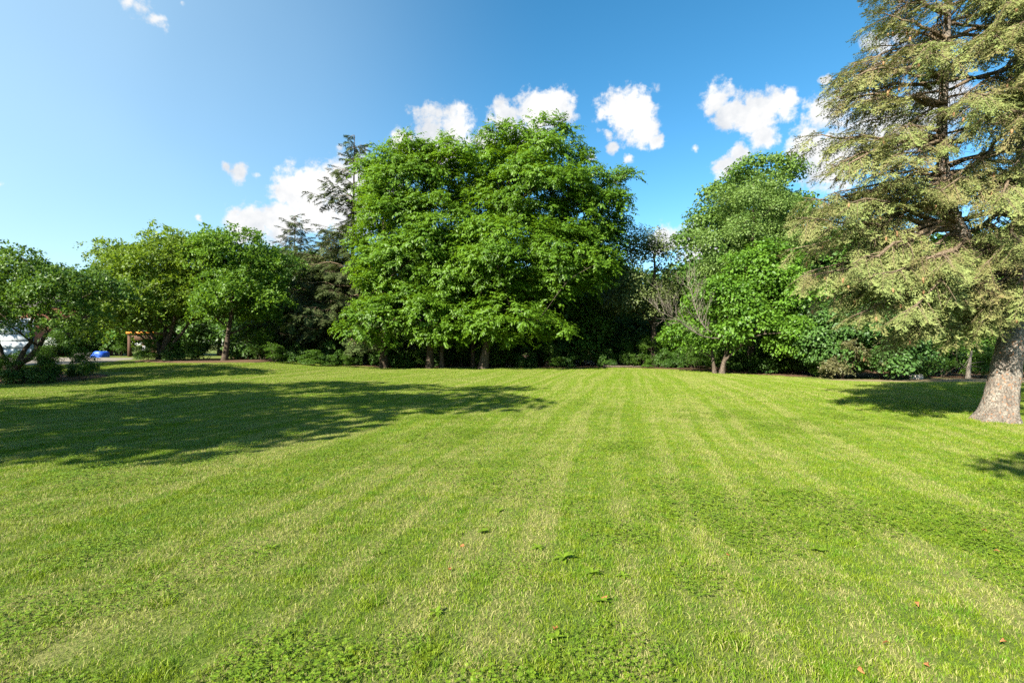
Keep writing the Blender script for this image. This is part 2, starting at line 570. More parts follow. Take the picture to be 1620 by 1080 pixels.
M['stone'] = plain_mat('pale_stone', (0.50, 0.46, 0.40), (0.35, 0.32, 0.27), 9, 0.9)
M['fallen'] = plain_mat('fallen_leaf_orange', (0.30, 0.12, 0.045), (0.20, 0.08, 0.03), 30, 0.7)
M['petal'] = plain_mat('pale_flower', (0.75, 0.75, 0.72), (0.60, 0.66, 0.60), 9, 0.7)

# ------------------------------------------------------------------ leaf-clump templates (unit radius)
def leaf_quads(pos, xdir, ndir, length, width, fold=0.22):
    """kite-shaped folded leaves -> verts (n*4), tri faces"""
    x = norm(xdir); y = norm(np.cross(ndir, x)); z = np.cross(x, y)
    L = length[:, None]; W = width[:, None]
    v = np.stack([pos, pos + x * L * 0.45 + y * W * 0.5 + z * W * fold,
                  pos + x * L, pos + x * L * 0.45 - y * W * 0.5 + z * W * fold], 1).reshape(-1, 3)
    b = (np.arange(len(pos)) * 4)[:, None]
    f = np.stack([np.concatenate([b, b + 2, b + 1], 1), np.concatenate([b, b + 3, b + 2], 1)], 1).reshape(-1, 3)
    return v, f

def rv(n, r):
    return norm(r.normal(size=(n, 3)))

def temp_pinnate(r, nr=16, nl=9):
    Ps, Xs, Ns, Ls, Ws, T = [], [], [], [], [], []
    for i in range(nr):
        az = r.uniform(0, 2 * math.pi); el = r.uniform(-0.45, 1.1)
        d = np.array([math.cos(az) * math.cos(el), math.sin(az) * math.cos(el), math.sin(el)])
        o = d * r.uniform(0.05, 0.55) * np.array([1, 1, 0.6]) + r.normal(size=3) * 0.12
        Ln = r.uniform(0.5, 0.85); tt = r.uniform(0, 1)
        side = norm(np.cross(d, [0, 0, 1.0]))
        for j in range(nl):
            s = (j // 2 + 1) / ((nl - 1) / 2 + 1)
            p = o + d * Ln * s + np.array([0, 0, -0.30]) * (s * Ln) ** 2
            t = norm(d + np.array([0, 0, -1.1 * s * Ln]))
            sg = 1 if j % 2 else -1
            x = norm(t * 0.45 + side * sg * 0.8 + np.array([0, 0, -0.55])) if j < nl - 1 else t
            Ps.append(p); Xs.append(x + r.normal(size=3) * 0.12)
            Ns.append(np.array([0, 0, 1.0]) + d * 0.35 + r.normal(size=3) * 0.3)
            Ls.append(r.uniform(0.20, 0.29)); Ws.append(r.uniform(0.10, 0.14)); T.append(0.35 + 0.3 * tt + r.uniform(-0.2, 0.2))
    d = rv(44, r); d[:, 2] = np.abs(d[:, 2])               # leaflets filling the rounded top of the tuft
    for q in d:
        Ps.append(q * r.uniform(.35, .8) * np.array([1, 1, .62])); Xs.append(q * np.array([1, 1, .3]) + np.array([0, 0, -.45]) + r.normal(size=3) * .35)
        Ns.append(q * .6 + np.array([0, 0, .7]) + r.normal(size=3) * .35); Ls.append(r.uniform(.20, .30)); Ws.append(r.uniform(.11, .15)); T.append(r.uniform(.3, .9))
    v, f = leaf_quads(np.array(Ps), np.array(Xs), np.array(Ns), np.array(Ls), np.array(Ws), 0.15)
    return v, f, np.repeat(np.array(T), 4)

def temp_broad(r, n=120, size=(0.20, 0.32), flat=0.65, wr=0.75, droop=0.5):
    d = rv(n, r)
    d[:, 2] = np.abs(d[:, 2]) * np.where(r.random(n) < 0.78, 1, -1)
    rad = r.random(n) ** 0.4
    p = d * rad[:, None] * np.array([1, 1, flat])
    x = norm(d * np.array([1, 1, 0.3]) + np.array([0, 0, -droop]) + r.normal(size=(n, 3)) * 0.45)
    nn = norm(d * 0.5 + np.array([0, 0, 0.75]) + r.normal(size=(n, 3)) * 0.42)
    L = r.uniform(*size, n)
    v, f = leaf_quads(p, x, nn, L, L * wr * r.uniform(0.8, 1.15, n), 0.16)
    return v, f, np.repeat(r.uniform(0, 1, n), 4)

def temp_spray(r, n=190, size=(0.14, 0.23)):
    """flat layered twigs of small leaves"""
    Ps, Xs = [], []
    k = 9
    for i in range(k):
        az = r.uniform(0, 2 * math.pi); z0 = r.uniform(-0.35, 0.35); el = r.uniform(-0.1, 0.45)
        d = np.array([math.cos(az), math.sin(az), el])
        s = r.random(n // k)
        p = d[None] * (0.1 + s[:, None]) + np.array([0, 0, z0]) + np.array([0, 0, -0.35]) * (s ** 2)[:, None] + r.normal(size=(len(s), 3)) * 0.07
        Ps.append(p); Xs.append(norm(d[None] * 0.6 + r.normal(size=(len(s), 3)) * 0.7))
    p = np.concatenate(Ps); x = np.concatenate(Xs); m = len(p)
    nn = norm(np.array([0, 0, 1.0]) + r.normal(size=(m, 3)) * 0.5)
    L = r.uniform(*size, m)
    v, f = leaf_quads(p, x, nn, L, L * 0.6, 0.15)
    return v, f, np.repeat(r.uniform(0, 1, m), 4)

tr_ = np.random.default_rng(11)
TEMPS = {
    'pinnate': [temp_pinnate(tr_) for _ in range(6)],
    'broad': [temp_broad(tr_) for _ in range(6)],
    'fine': [temp_broad(tr_, 170, (0.15, 0.24), 0.75, 0.6, 0.35) for _ in range(6)],
    'spray': [temp_spray(tr_) for _ in range(6)],
    'coarse': [temp_broad(tr_, 70, (0.28, 0.46), 0.7, 0.75, 0.5) for _ in range(6)],
}

# ------------------------------------------------------------------ broad-leaved trees
def wobble(p, s, seed):
    a = np.array([1.7, 2.3, 1.1]) * s
    return (np.sin(p @ (a * [1, .6, .3]) + seed) + np.sin(p @ (a * [-.5, 1.1, .7]) + seed * 1.7) + np.sin(p @ (a * [.4, -.8, 1.3]) + seed * 2.3)) / 3

def thin(p, dist):
    keep = []
    for i in range(len(p)):
        if keep and (((p[np.array(keep)] - p[i]) ** 2).sum(1) < dist ** 2).any():
            continue
        keep.append(i)
    return np.array(keep, int)

def sample_lobes(lobes, clump, spacing, r, seed, gap):
    """boughs on the shell of each lobe, leaf clumps on the upper and outer side of each bough"""
    pts, cen, bt = [], [], []
    allc = np.concatenate([np.asarray(l[0], float)[None] for l in lobes]).mean(0)
    sub, sub_c = [], []
    for (c, rad, dens) in lobes:
        c = np.asarray(c, float); rad = np.asarray(rad, float)
        n = int(90 * dens + 8 * rad.prod())
        d = rv(n, r)
        q = np.where(r.random(n) < 0.8, r.uniform(0.66, 1.10, n), r.uniform(0.15, .66, n)) * (1 + 0.14 * wobble(d * 2.2 + c, 1.3, seed))
        rr_ = np.maximum(rad - clump * 0.9, rad * 0.35)
        p = c + d * q[:, None] * rr_
        k = thin(p, gap * clump / max(dens, .3) ** .5)
        sub.append(p[k]); sub_c.append(np.broadcast_to(c, (len(k), 3)))
    sub = np.concatenate(sub); sub_c = np.concatenate(sub_c)
    k = thin(sub, gap * clump * 0.72); sub, sub_c = sub[k], sub_c[k]
    for p, c in zip(sub, sub_c):
        R_ = clump * r.uniform(1.1, 1.75)
        o = norm(norm(p - c) + np.array([0, 0, 0.55]) + 0.3 * norm(p - allc))
        d = rv(34, r)
        d = d[(d @ o) > -0.25]
        q = r.uniform(0.55, 1.05, len(d))
        w = p + d * q[:, None] * R_ * np.array([1.1, 1.1, 0.72])
        w = w[thin(w, spacing * 0.76)]
        pts.append(w); cen.append(np.broadcast_to(p * .55 + c * .45, (len(w), 3))); bt.append(np.full(len(w), r.normal()))
    return np.concatenate(pts), np.concatenate(cen), np.concatenate(bt)

def grow(root, trunk, lobes, temps, clump, leafmat, barkmat, seed, spacing=None, trunk_r=(0.25, 0.05), nlimb=12, sides=9, zmin=0.25, tint_sd=0.16, stems=None, twigs=True, gap=1.75):
    """trunk (polyline in local metres), limbs, twigs -> one wood mesh; leaf clumps -> one crown mesh"""
    r = np.random.default_rng(seed)
    spacing = spacing or clump * 0.95
    pts, cen, bt = sample_lobes(lobes, clump, spacing, r, seed, gap)
    ok = pts[:, 2] > zmin
    pts, cen, bt = pts[ok], cen[ok], bt[ok]
    wood = Geo()
    stems = stems or [trunk]
    nodes, nrad = [], []
    for si, st in enumerate(stems):
        tp = curve_pts(st, 16)
        u = np.linspace(0, 1, 16)
        tp[1:, :2] += r.normal(size=(15, 2)) * 0.03 * u[1:, None] * 2
        rr = trunk_r[0] * (1 - u) + trunk_r[1] * u
        rr = rr * (1 + 0.55 * np.exp(-u * 16)) * (1.0 if si == 0 else 0.72)
        tp[0, 2] -= 0.15
        tube(wood, tp, rr, sides)
        nodes.append(tp[4:]); nrad.append(rr[4:])
    nodes = np.concatenate(nodes); nrad = np.concatenate(nrad)
    zt = nodes[:, 2].max()
    # limbs reach for spread-out clumps
    far = [int(np.argmax(np.linalg.norm(pts - nodes.mean(0), axis=1)))]
    dmin = np.linalg.norm(pts - pts[far[0]], axis=1)
    for _ in range(min(nlimb, len(pts)) - 1):
        k = int(np.argmax(dmin)); far.append(k)
        dmin = np.minimum(dmin, np.linalg.norm(pts - pts[k], axis=1))
    def attach(p, slack):
        dz = nodes[:, 2] - (p[2] - slack * np.linalg.norm((nodes - p)[:, :2], axis=1))
        cost = np.linalg.norm(nodes - p, axis=1) + np.maximum(dz, 0) * 1.5
        return int(np.argmin(cost))
    for k in far:
        e = pts[k]; a = attach(e, 0.45); s = nodes[a]
        mid = s * 0.5 + e * 0.5 + np.array([0, 0, 0.12 * np.linalg.norm(e - s)]) + r.normal(size=3) * 0.15
        pp = curve_pts([s, s * 0.75 + mid * 0.25 + r.normal(size=3) * 0.06, mid, e], 9)
        r0 = min(nrad[a] * 0.6, 0.03 + 0.022 * np.linalg.norm(e - s))
        rr = np.linspace(r0, 0.015, 9)
        tube(wood, pp, rr, 6)
        nodes = np.vstack([nodes, pp[2:]]); nrad = np.concatenate([nrad, rr[2:]])
    if twigs:
        for k in r.permutation(len(pts)):
            e = pts[k]; a = attach(e, 0.3); s = nodes[a]
            ln = np.linalg.norm(e - s)
            if ln < 0.15: continue
            mid = (s + e) / 2 + np.array([0, 0, 0.1 * ln]) + r.normal(size=3) * 0.06 * ln
            pp = curve_pts([s, mid, e], 5)
            rr = np.linspace(min(nrad[a] * 0.7, 0.012 + 0.012 * ln), 0.006, 5)
            tube(wood, pp, rr, 4)
            nodes = np.vstack([nodes, pp[2:]]); nrad = np.concatenate([nrad, rr[2:]])
    wood.build('trunk', barkmat, root, smooth=True)
    crown = Geo()
    n = len(pts)
    outw = pts - cen
    tilt = norm(outw) * np.array([1, 1, 0.4]) * 0.55 + np.array([0, 0, 1.0]) + r.normal(size=(n, 3)) * 0.12
    az = r.uniform(0, 2 * math.pi, n)
    xd = np.stack([np.cos(az), np.sin(az), np.zeros(n)], -1)
    z = norm(tilt); y = norm(np.cross(z, xd)); x = np.cross(y, z)
    mats = np.stack([x, y, z], -1)
    sc = clump * r.uniform(0.75, 1.3, n)
    ti = np.clip(0.5 + bt * tint_sd * .8 + r.normal(size=n) * tint_sd * .6, 0.05, 0.95)
    scatter(crown, TEMPS[temps], r.integers(0, len(TEMPS[temps]), n), mats, sc, pts, ti, 0.6)
    c = crown.build('crown', leafmat, root)
    c['kind'] = 'stuff'
    return n

def lobes_px(base, d, items):
    """lobes from silhouettes: (px, py, half width px, half height px, depth offset m[, density])"""
    res = []
    for it in items:
        px, py, rx, rz, dy = it[:5]
        c = P(px, py, d + dy) - base
        k = (d + dy) / F
        res.append((c, (rx * k, rx * k * 0.95, rz * k), it[5] if len(it) > 5 else 1.0))
    return res

def base_at(px, d):
    x = (px - 810.0) / F * d
    return np.array((x, d, float(terrain(x, d))))

# ================================================================== THE SETTING
def graded(lo, hi, flo, fhi, step, gs=1.35):
    a = list(np.arange(flo, fhi + 1e-6, step))
    s = step; x = a[-1]
    while x < hi:
        s *= gs; x += s; a.append(x)
    s = step; x = a[0]
    while x > lo:
        s *= gs; x -= s; a.insert(0, x)
    return np.array(a)
gx = graded(-900, 900, -36, 30, 0.6); gy = graded(-500, 1500, -6, 46, 0.6)
X, Y = np.meshgrid(gx, gy)
g = Geo()
nx, ny = len(gx), len(gy)
i = np.arange(ny - 1)[:, None] * nx; j = np.arange(nx - 1)[None, :]
g.add(np.stack([X, Y, terrain(X, Y)], -1).reshape(-1, 3), np.stack([i + j, i + j + 1, i + nx + j + 1, i + nx + j], -1).reshape(-1, 4))
tag(g.build('lawn', M['lawn'], smooth=True), 'mown lawn stretching to the trees', 'lawn', kind='structure')

def sheet(name, outline, lift, mat, label, cat):
    """a thin ground patch that follows the terrain: rings from the outline to its centre"""
    o = np.asarray(outline, float)
    o = curve_pts(np.vstack([o, o[:1]]), 72)[:-1]
    c = o.mean(0); gg = Geo(); m = len(o)
    V = []
    for s in np.linspace(1, 0.04, 14):
        q = c + (o - c) * s
        zl = terrain(q[:, 0], q[:, 1]) + lift * min(1.0, (1.02 - s) * 8)
        V.append(np.column_stack([q, zl]))
    V = np.concatenate(V)
    a = np.arange(13)[:, None] * m; b = np.arange(m)[None, :]; e = (b + 1) % m
    gg.add(V, np.stack([a + b, a + e, a + m + e, a + m + b], -1).reshape(-1, 4))
    gg.add(V[-m:], np.arange(m)[None, :])
    return tag(gg.build(name, mat, smooth=True), label, cat, kind='structure')

sheet('driveway', [(-60, 28.4), (-38, 28.4), (-29.0, 28.6), (-25.6, 29.8), (-24.9, 31.5), (-26.6, 34.5), (-29.0, 39), (-33, 43), (-45, 44), (-60, 44)], 0.03, M['asphalt'], 'pale sunlit driveway behind the left trees', 'driveway')
sheet('mulch_bed', [(-24.0, 32.2), (-22, 31.0), (-18, 30.8), (-15.9, 32.0), (-16.5, 35), (-21, 37), (-25.4, 36)], 0.10, M['mulch'], 'brown mulch bed under the two left trees', 'mulch')
sheet('planting_bed', [(-30, 19.5), (-23, 20.4), (-20, 21.4), (-18.6, 22.8), (-19.5, 24.4), (-24, 25.5), (-32, 26)], 0.06, M['mulch'], 'dark planting bed at the left edge', 'mulch')
sheet('bare_soil', [(14.4, 22.8), (18, 22.2), (24, 21.8), (32, 22.5), (32, 26), (24, 25.6), (18, 25.0), (15, 24.4)], 0.03, M['soil'], 'strip of dry bare soil beside the right shrubs', 'soil')
sheet('woodland_floor', [(-15, 35.2), (-6, 35.0), (0, 35.0), (8, 34.4), (13, 29.5), (17, 26.8), (40, 27.5), (60, 60), (20, 75), (-30, 75), (-24, 44)], 0.035, M['mulch'], 'dark leaf-littered floor under the trees', 'ground')

# ================================================================== TREES
EDGE_PX = np.array([430, 700, 1000, 1100, 1200, 1300, 1400, 1500, 1620])
EDGE_D = np.array([33.0, 34.5, 34.0, 32.0, 28.5, 25.5, 24.0, 25.5, 27.0])

def broad(name, label, cat, px, d, lobes, temps, clump, leafmat, barkmat, seed, lean=(0, 0), top=None, stems=None, group=None, **kw):
    b = base_at(px, d)
    root = thing(name, label, cat, b, 0, group)
    lb = lobes_px(b, d, lobes)
    zt = top if top is not None else max(l[0][2] for l in lb)
    tr = [(0, 0, 0), (lean[0] * 0.3, lean[1] * 0.3, zt * 0.3), (lean[0] * 0.6, lean[1] * 0.6, zt * 0.65), (lean[0], lean[1], zt)]
    grow(root, tr, lb, temps, clump, leafmat, barkmat, seed, stems=stems, **kw)
    return root

W = 'walnut trees in the middle of the tree line'
broad('walnut_tree', 'leftmost walnut tree of the central group, drooping low boughs on its left side', 'tree', 607, 34.5,
      [(632, 290, 62, 66, 0), (612, 360, 54, 60, -.5), (640, 420, 70, 60, -1), (592, 510, 54, 42, -1.5), (655, 245, 44, 34, 0.5), (600, 262, 26, 32, 0)], 'pinnate', 0.78, M['walnut'], M['bark_dark'], 21, trunk_r=(0.22, 0.05), nlimb=14, group=W)
broad('walnut_tree', 'walnut tree second from left in the central group, thick trunk with rounded crown top', 'tree', 680, 34.0,
      [(700, 275, 56, 56, 0.5), (690, 370, 66, 60, 0), (715, 235, 30, 24, .5), (665, 490, 60, 46, -1.5), (720, 440, 55, 55, -.5)], 'pinnate', 0.78, M['walnut'], M['bark_dark'], 22, trunk_r=(0.21, 0.05), nlimb=12, group=W)
broad('walnut_tree', 'slim walnut tree with a pale straight trunk, third from left in the group', 'tree', 699, 34.6,
      [(715, 520, 46, 32, -1.5), (730, 400, 46, 50, 0.6)], 'pinnate', 0.74, M['walnut'], M['bark'], 23, trunk_r=(0.15, 0.04), nlimb=8, group=W)
broad('walnut_tree', 'slender dark walnut tree just left of the thickest trunk', 'tree', 748, 35.6,
      [(760, 300, 50, 60, 1), (760, 430, 54, 60, .5)], 'pinnate', 0.76, M['walnut'], M['bark_dark'], 24, trunk_r=(0.13, 0.04), nlimb=8, group=W)
broad('walnut_tree', 'tallest walnut tree with the broadest crown, right end of the central group', 'tree', 764, 34.0,
      [(800, 235, 48, 44, 0), (870, 240, 58, 50, 0.3), (845, 310, 84, 70, 0), (930, 330, 64, 62, 0.6), (965, 300, 34, 26, 0.5), (985, 297, 22, 18, .5), (800, 400, 78, 66, -1), (890, 420, 80, 60, -.3), (800, 500, 70, 44, -2), (870, 520, 38, 24, -2.4), (950, 410, 42, 44, 1)],
      'pinnate', 0.80, M['walnut'], M['bark'], 25, lean=(2.2, 0), trunk_r=(0.26, 0.06), nlimb=20, group=W)

broad('maple_tree', 'low bright green maple with two pale stems and a dead bare limb at right', 'tree', 1142, 28.6,
      [(1165, 470, 50, 44, -.3), (1240, 470, 62, 50, -.3), (1290, 500, 44, 40, -.4), (1255, 528, 50, 34, -1.2), (1185, 515, 40, 34, -.9), (1096, 520, 40, 28, .6), (1120, 480, 34, 34, .8), (1150, 530, 34, 26, -1.0), (1215, 420, 50, 40, .3)],
      'broad', 0.62, M['maple'], M['bark'], 31, lean=(1.6, 0), trunk_r=(0.15, 0.04), nlimb=14, gap=1.8,
      stems=[[(0, 0, 0), (0.15, 0, 0.8), (0.55, 0.2, 2.0), (1.7, .3, 4.4)], [(-0.35, 0.1, 0), (-0.45, .2, 0.9), (-0.4, .4, 2.0), (0.2, .5, 4.2)]])
broad('linden_tree', 'pale green fine-leaved tree between the low maple and the tall dark maple', 'tree', 1188, 31.5,
      [(1195, 335, 64, 52, 0), (1160, 390, 60, 52, -.3), (1235, 385, 60, 60, -.3), (1130, 440, 40, 40, .2), (1250, 325, 36, 36, .2), (1190, 440, 70, 40, 0)],
      'fine', 0.66, M['palefine'], M['bark'], 35, lean=(.2, 0), trunk_r=(0.24, 0.05), nlimb=16, gap=2.15)
broad('maple_tree', 'tall dark maple whose rounded top rises behind the pale green tree', 'tree', 1200, 38.0,
      [(1205, 280, 64, 34, 0), (1150, 304, 36, 30, 0), (1258, 300, 36, 40, 0), (1116, 345, 24, 22, -.5), (1094, 388, 22, 26, -.5), (1190, 350, 80, 50, 1), (1220, 440, 90, 70, 1)],
      'broad', 0.80, M['maple_top'], M['bark'], 32, trunk_r=(0.34, 0.07), nlimb=16, gap=2.0)
broad('ash_tree', 'olive green tree in the gap right of the walnuts, sky showing through it', 'tree', 1034, 37.0,
      [(1035, 422, 40, 46, 0), (1006, 402, 30, 36, 0), (1002, 470, 46, 48, 0), (1050, 480, 40, 44, 1)], 'fine', 0.85, M['greyleaf'], M['bark_dark'], 33, trunk_r=(0.26, 0.06), nlimb=12, group=None)

broad('crabapple_tree', 'dark crabapple at the left edge with low forked trunk and spreading boughs', 'tree', 14, 22.0,
      [(40, 430, 64, 42, 0), (110, 460, 66, 40, -.5), (-30, 445, 60, 46, 0), (20, 484, 70, 32, -1), (90, 500, 44, 22, -1), (160, 460, 34, 26, .5), (-70, 480, 60, 50, 0)],
      'spray', 0.62, M['crab'], M['bark_dark'], 41, trunk_r=(0.20, 0.05), nlimb=16, zmin=1.5, gap=1.5,
      stems=[[(0, 0, 0), (0.25, 0, .55), (1.1, .1, 1.3), (1.6, .2, 2.6)], [(-0.15, 0, 0), (-0.35, .2, .7), (-0.5, .1, 1.6), (-1.0, .2, 3)], [(0.05, 0.1, 0), (0.05, .4, .8), (0.35, .6, 1.9), (.3, .8, 3.4)]])
lo1 = broad('locust_tree', 'yellow-green spreading tree with several stems above the mulch bed', 'tree', 255, 34.0,
      [(215, 415, 66, 40, 0), (275, 412, 66, 44, 0), (250, 405, 50, 34, 1.5), (245, 470, 80, 36, -1), (170, 445, 34, 34, 0), (320, 430, 40, 44, 0), (200, 510, 44, 20, -.8)],
      'spray', 0.85, M['locust'], M['bark'], 42, trunk_r=(0.26, 0.06), nlimb=18, zmin=2.0, gap=1.5,
      stems=[[(0.1, 0, 0), (0.2, 0, .8), (0.7, .1, 2.2), (1.5, .2, 5)], [(-0.15, 0, 0), (-0.25, .1, .9), (-0.9, .1, 2.2), (-2.0, .2, 4.4)], [(0, 0.15, 0), (0.05, .3, 1.2), (-0.1, .6, 3), (0, .8, 5.5)], [(.2, 0, 0), (.6, -.1, .8), (1.5, -.2, 1.9), (2.8, -.2, 3.6)]])
broad('locust_tree', 'taller green tree on one slim dark trunk at the right of the mulch bed', 'tree', 355, 33.0,
      [(365, 400, 60, 44, 0), (338, 385, 40, 28, 0), (385, 420, 60, 50, 1.5), (400, 430, 44, 48, .5), (370, 470, 60, 40, -.5), (420, 480, 36, 40, 1)],
      'spray', 0.85, M['locust_green'], M['bark_dark'], 43, lean=(0.9, 0.3), trunk_r=(0.17, 0.05), nlimb=14, zmin=2.2, gap=1.5)

# ---- spruces
def temp_frond(r, n_side=16, per=7, wide=1.0, big=1.0):
    """one flat drooping spray of needled twigs along +x, unit length"""
    Ps, Xs, Ns, Ls, Ws, T = [], [], [], [], [], []
    tub = Geo()
    ax = [(s, 0, -0.10 * s * s) for s in np.linspace(0, 1, 4)]
    tube(tub, ax, np.linspace(0.012, 0.004, 4), 3)
    def twig(o, d, ln, m):
        d = norm(d)
        for q in range(m):
            s = (q + r.random()) / m
            p = o + d * ln * s + np.array([0, 0, -0.22]) * (ln * s) ** 2 * 2
            sd = norm(norm(np.cross(d, [0, 0, 1.0])) * (1 if r.random() < .5 else -1) + np.array([0, 0, r.normal() * .35]))
            Ps.append(p); Xs.append(norm(d * 0.75 + sd * 0.75)); Ns.append(norm(np.array([0, 0, 1.0]) + r.normal(size=3) * 0.32))
            Ls.append(r.uniform(0.07, 0.115) * big); Ws.append(r.uniform(0.024, 0.042) * big); T.append(0.4 + 0.45 * s + r.uniform(-0.25, 0.25))
    for k in range(n_side):
        s = 0.12 + 0.85 * (k + r.random() * 0.6) / n_side
        sg = 1 if k % 2 else -1
        o = np.array([s, 0, -0.10 * s * s])
        ln = (0.15 + 0.38 * (1 - s) ** 0.8) * r.uniform(0.75, 1.15) * wide
        twig(o, np.array([0.75, sg * r.uniform(0.6, 0.9), r.uniform(-0.45, 0.12)]), ln, per)
    twig(np.array([0.3, 0, -.01]), np.array([1.0, 0, -0.12]), 0.75, per + 3)
    # tufts as single slim triangles
    Pn = np.array(Ps); x = norm(np.array(Xs)); y = norm(np.cross(np.array(Ns), x))
    L_ = np.array(Ls)[:, None]; W_ = np.array(Ws)[:, None]
    v = np.stack([Pn + y * W_ * .5, Pn - y * W_ * .5, Pn + x * L_], 1).reshape(-1, 3)
    f = np.arange(len(Pn) * 3).reshape(-1, 3)
    return (v, f, np.repeat(np.clip(T, 0, 1), 3)), tub

fr = np.random.default_rng(5)
FR = [temp_frond(fr, 16, 10, 1.0, 0.95) for _ in range(5)]
FRONDS = [a for a, b in FR]
FR_S = [temp_frond(fr, 12, 5, 0.8, 2.0) for _ in range(4)]
FRONDS_S = [a for a, b in FR_S]

def spruce_branches(root, origins, r, fronds, needle, twigm, droop=0.45, spacing=0.16, spray=(0.35, 0.8), bare=0.25, cones=0, dead_twigs=4, ntint=0.55):
    """origins: (point, azimuth, length, initial slope, radius)"""
    wood, crown = Geo(), Geo()
    FX, FZ, FL, FS, FT = [], [], [], [], []
    tips = []
    for (o, az, L, sl, rad) in origins:
        n = 9
        s = np.linspace(0, 1, n)
        h = np.array([math.cos(az), math.sin(az), 0.0])
        side = np.array([-h[1], h[0], 0.0])
        bend = r.normal() * 0.12
        z = L * (sl * s - droop * s ** 2 + 0.16 * s ** 4)
        pts = o + h * (L * s)[:, None] * 1.0 + side * (bend * L * s ** 2)[:, None] + np.array([0, 0, 1.0]) * z[:, None]
        pts[1:-1] += r.normal(size=(n - 2, 3)) * 0.018 * L
        tube(wood, pts, np.linspace(rad, 0.006, n), 5)
        btint = np.clip(ntint + r.normal() * 0.16, 0.05, 0.95)
        nsp = max(3, int(L / spacing))
        for k in range(nsp):
            t = bare + (1 - bare) * (k + r.random()) / nsp
            q = t * (n - 1); a = int(min(q, n - 2)); p = pts[a] + (pts[a + 1] - pts[a]) * (q - a)
            d = norm(pts[a + 1] - pts[a])
            sg = 1 if k % 2 else -1
            ln = (spray[0] + (spray[1] - spray[0]) * math.sin(math.pi * min(1, max(0, (1 - t) * 0.75 + 0.12)))) * r.uniform(0.7, 1.2) * min(1.0, 0.45 + L / 4)
            x = norm(d * r.uniform(0.5, 0.95) + side * sg * r.uniform(0.4, 0.95) + np.array([0, 0, -r.uniform(0.2, 1.05)]))
            FX.append(x); FL.append(p); FS.append(ln); FT.append(np.clip(btint + r.normal() * 0.12, 0, 1))
            FZ.append(np.array([0, 0, 1.0]) + r.normal(size=3) * 0.25)
            if r.random() < 0.5: tips.append(p + x * ln * 0.8)
        d = norm(pts[-1] - pts[-3])
        FX.append(d + np.array([0, 0, -.1])); FL.append(pts[-2]); FS.append(spray[1] * 0.75); FT.append(btint); FZ.append(np.array([0, 0, 1.0]))
        for k in range(dead_twigs):
            t = r.uniform(0.06, 0.75); q = t * (n - 1); a = int(q); p = pts[a] + (pts[a + 1] - pts[a]) * (q - a)
            x = norm(h * r.uniform(.1, .8) + side * r.uniform(-1, 1) + np.array([0, 0, -r.uniform(.1, 1.0)]))
            ln = r.uniform(.25, .8) * min(1.0, L / 2.5)
            e = p + x * ln + r.normal(size=3) * 0.06
            c = [p, p + x * ln * .5 + np.array([0, 0, .05]), e]
            tube(wood, curve_pts(c, 4), np.linspace(0.010, 0.003, 4), 3)
            for w_ in range(2):
                m = p + (e - p) * r.uniform(.3, .8)
                tube(wood, [m, m + (norm(x + r.normal(size=3) * .7)) * r.uniform(.12, .35)], [0.005, 0.002], 3)
    FX, FZ, FL, FS, FT = map(np.array, (FX, FZ, FL, FS, FT))
    scatter(crown, fronds, r.integers(0, len(fronds), len(FX)), frames(FX, FZ), FS, FL, FT, 0.7)
    # the woody axis of every spray
    for k in range(len(FX)):
        x = norm(FX[k]); e = FL[k] + x * FS[k] * 0.9 + np.array([0, 0, -0.09 * FS[k]])
        tube(wood, [FL[k], (FL[k] + e) / 2 + np.array([0, 0, .02 * FS[k]]), e], [0.007, 0.005, 0.002], 3)
    wd = wood.build('branchwork', twigm, root); wd['kind'] = 'stuff'
    cr = crown.build('crown', needle, root); cr['kind'] = 'stuff'
    if cones:
        cg = Geo()
        tips = np.array(tips)
        for p in tips[r.choice(len(tips), cones, replace=False)]:
            hgt = r.uniform(.07, .12)
            zs = np.array([0, -.2, -.55, -.85, -1.0]) * hgt
            pp = np.column_stack([np.full(5, p[0]) + np.linspace(0, r.normal() * .01, 5), np.full(5, p[1]), p[2] + zs])
            tube(cg, pp, np.array([.004, .018, .02, .013, .002]), 6)
        co = cg.build('cones', M['cone'], root); co['kind'] = 'stuff'

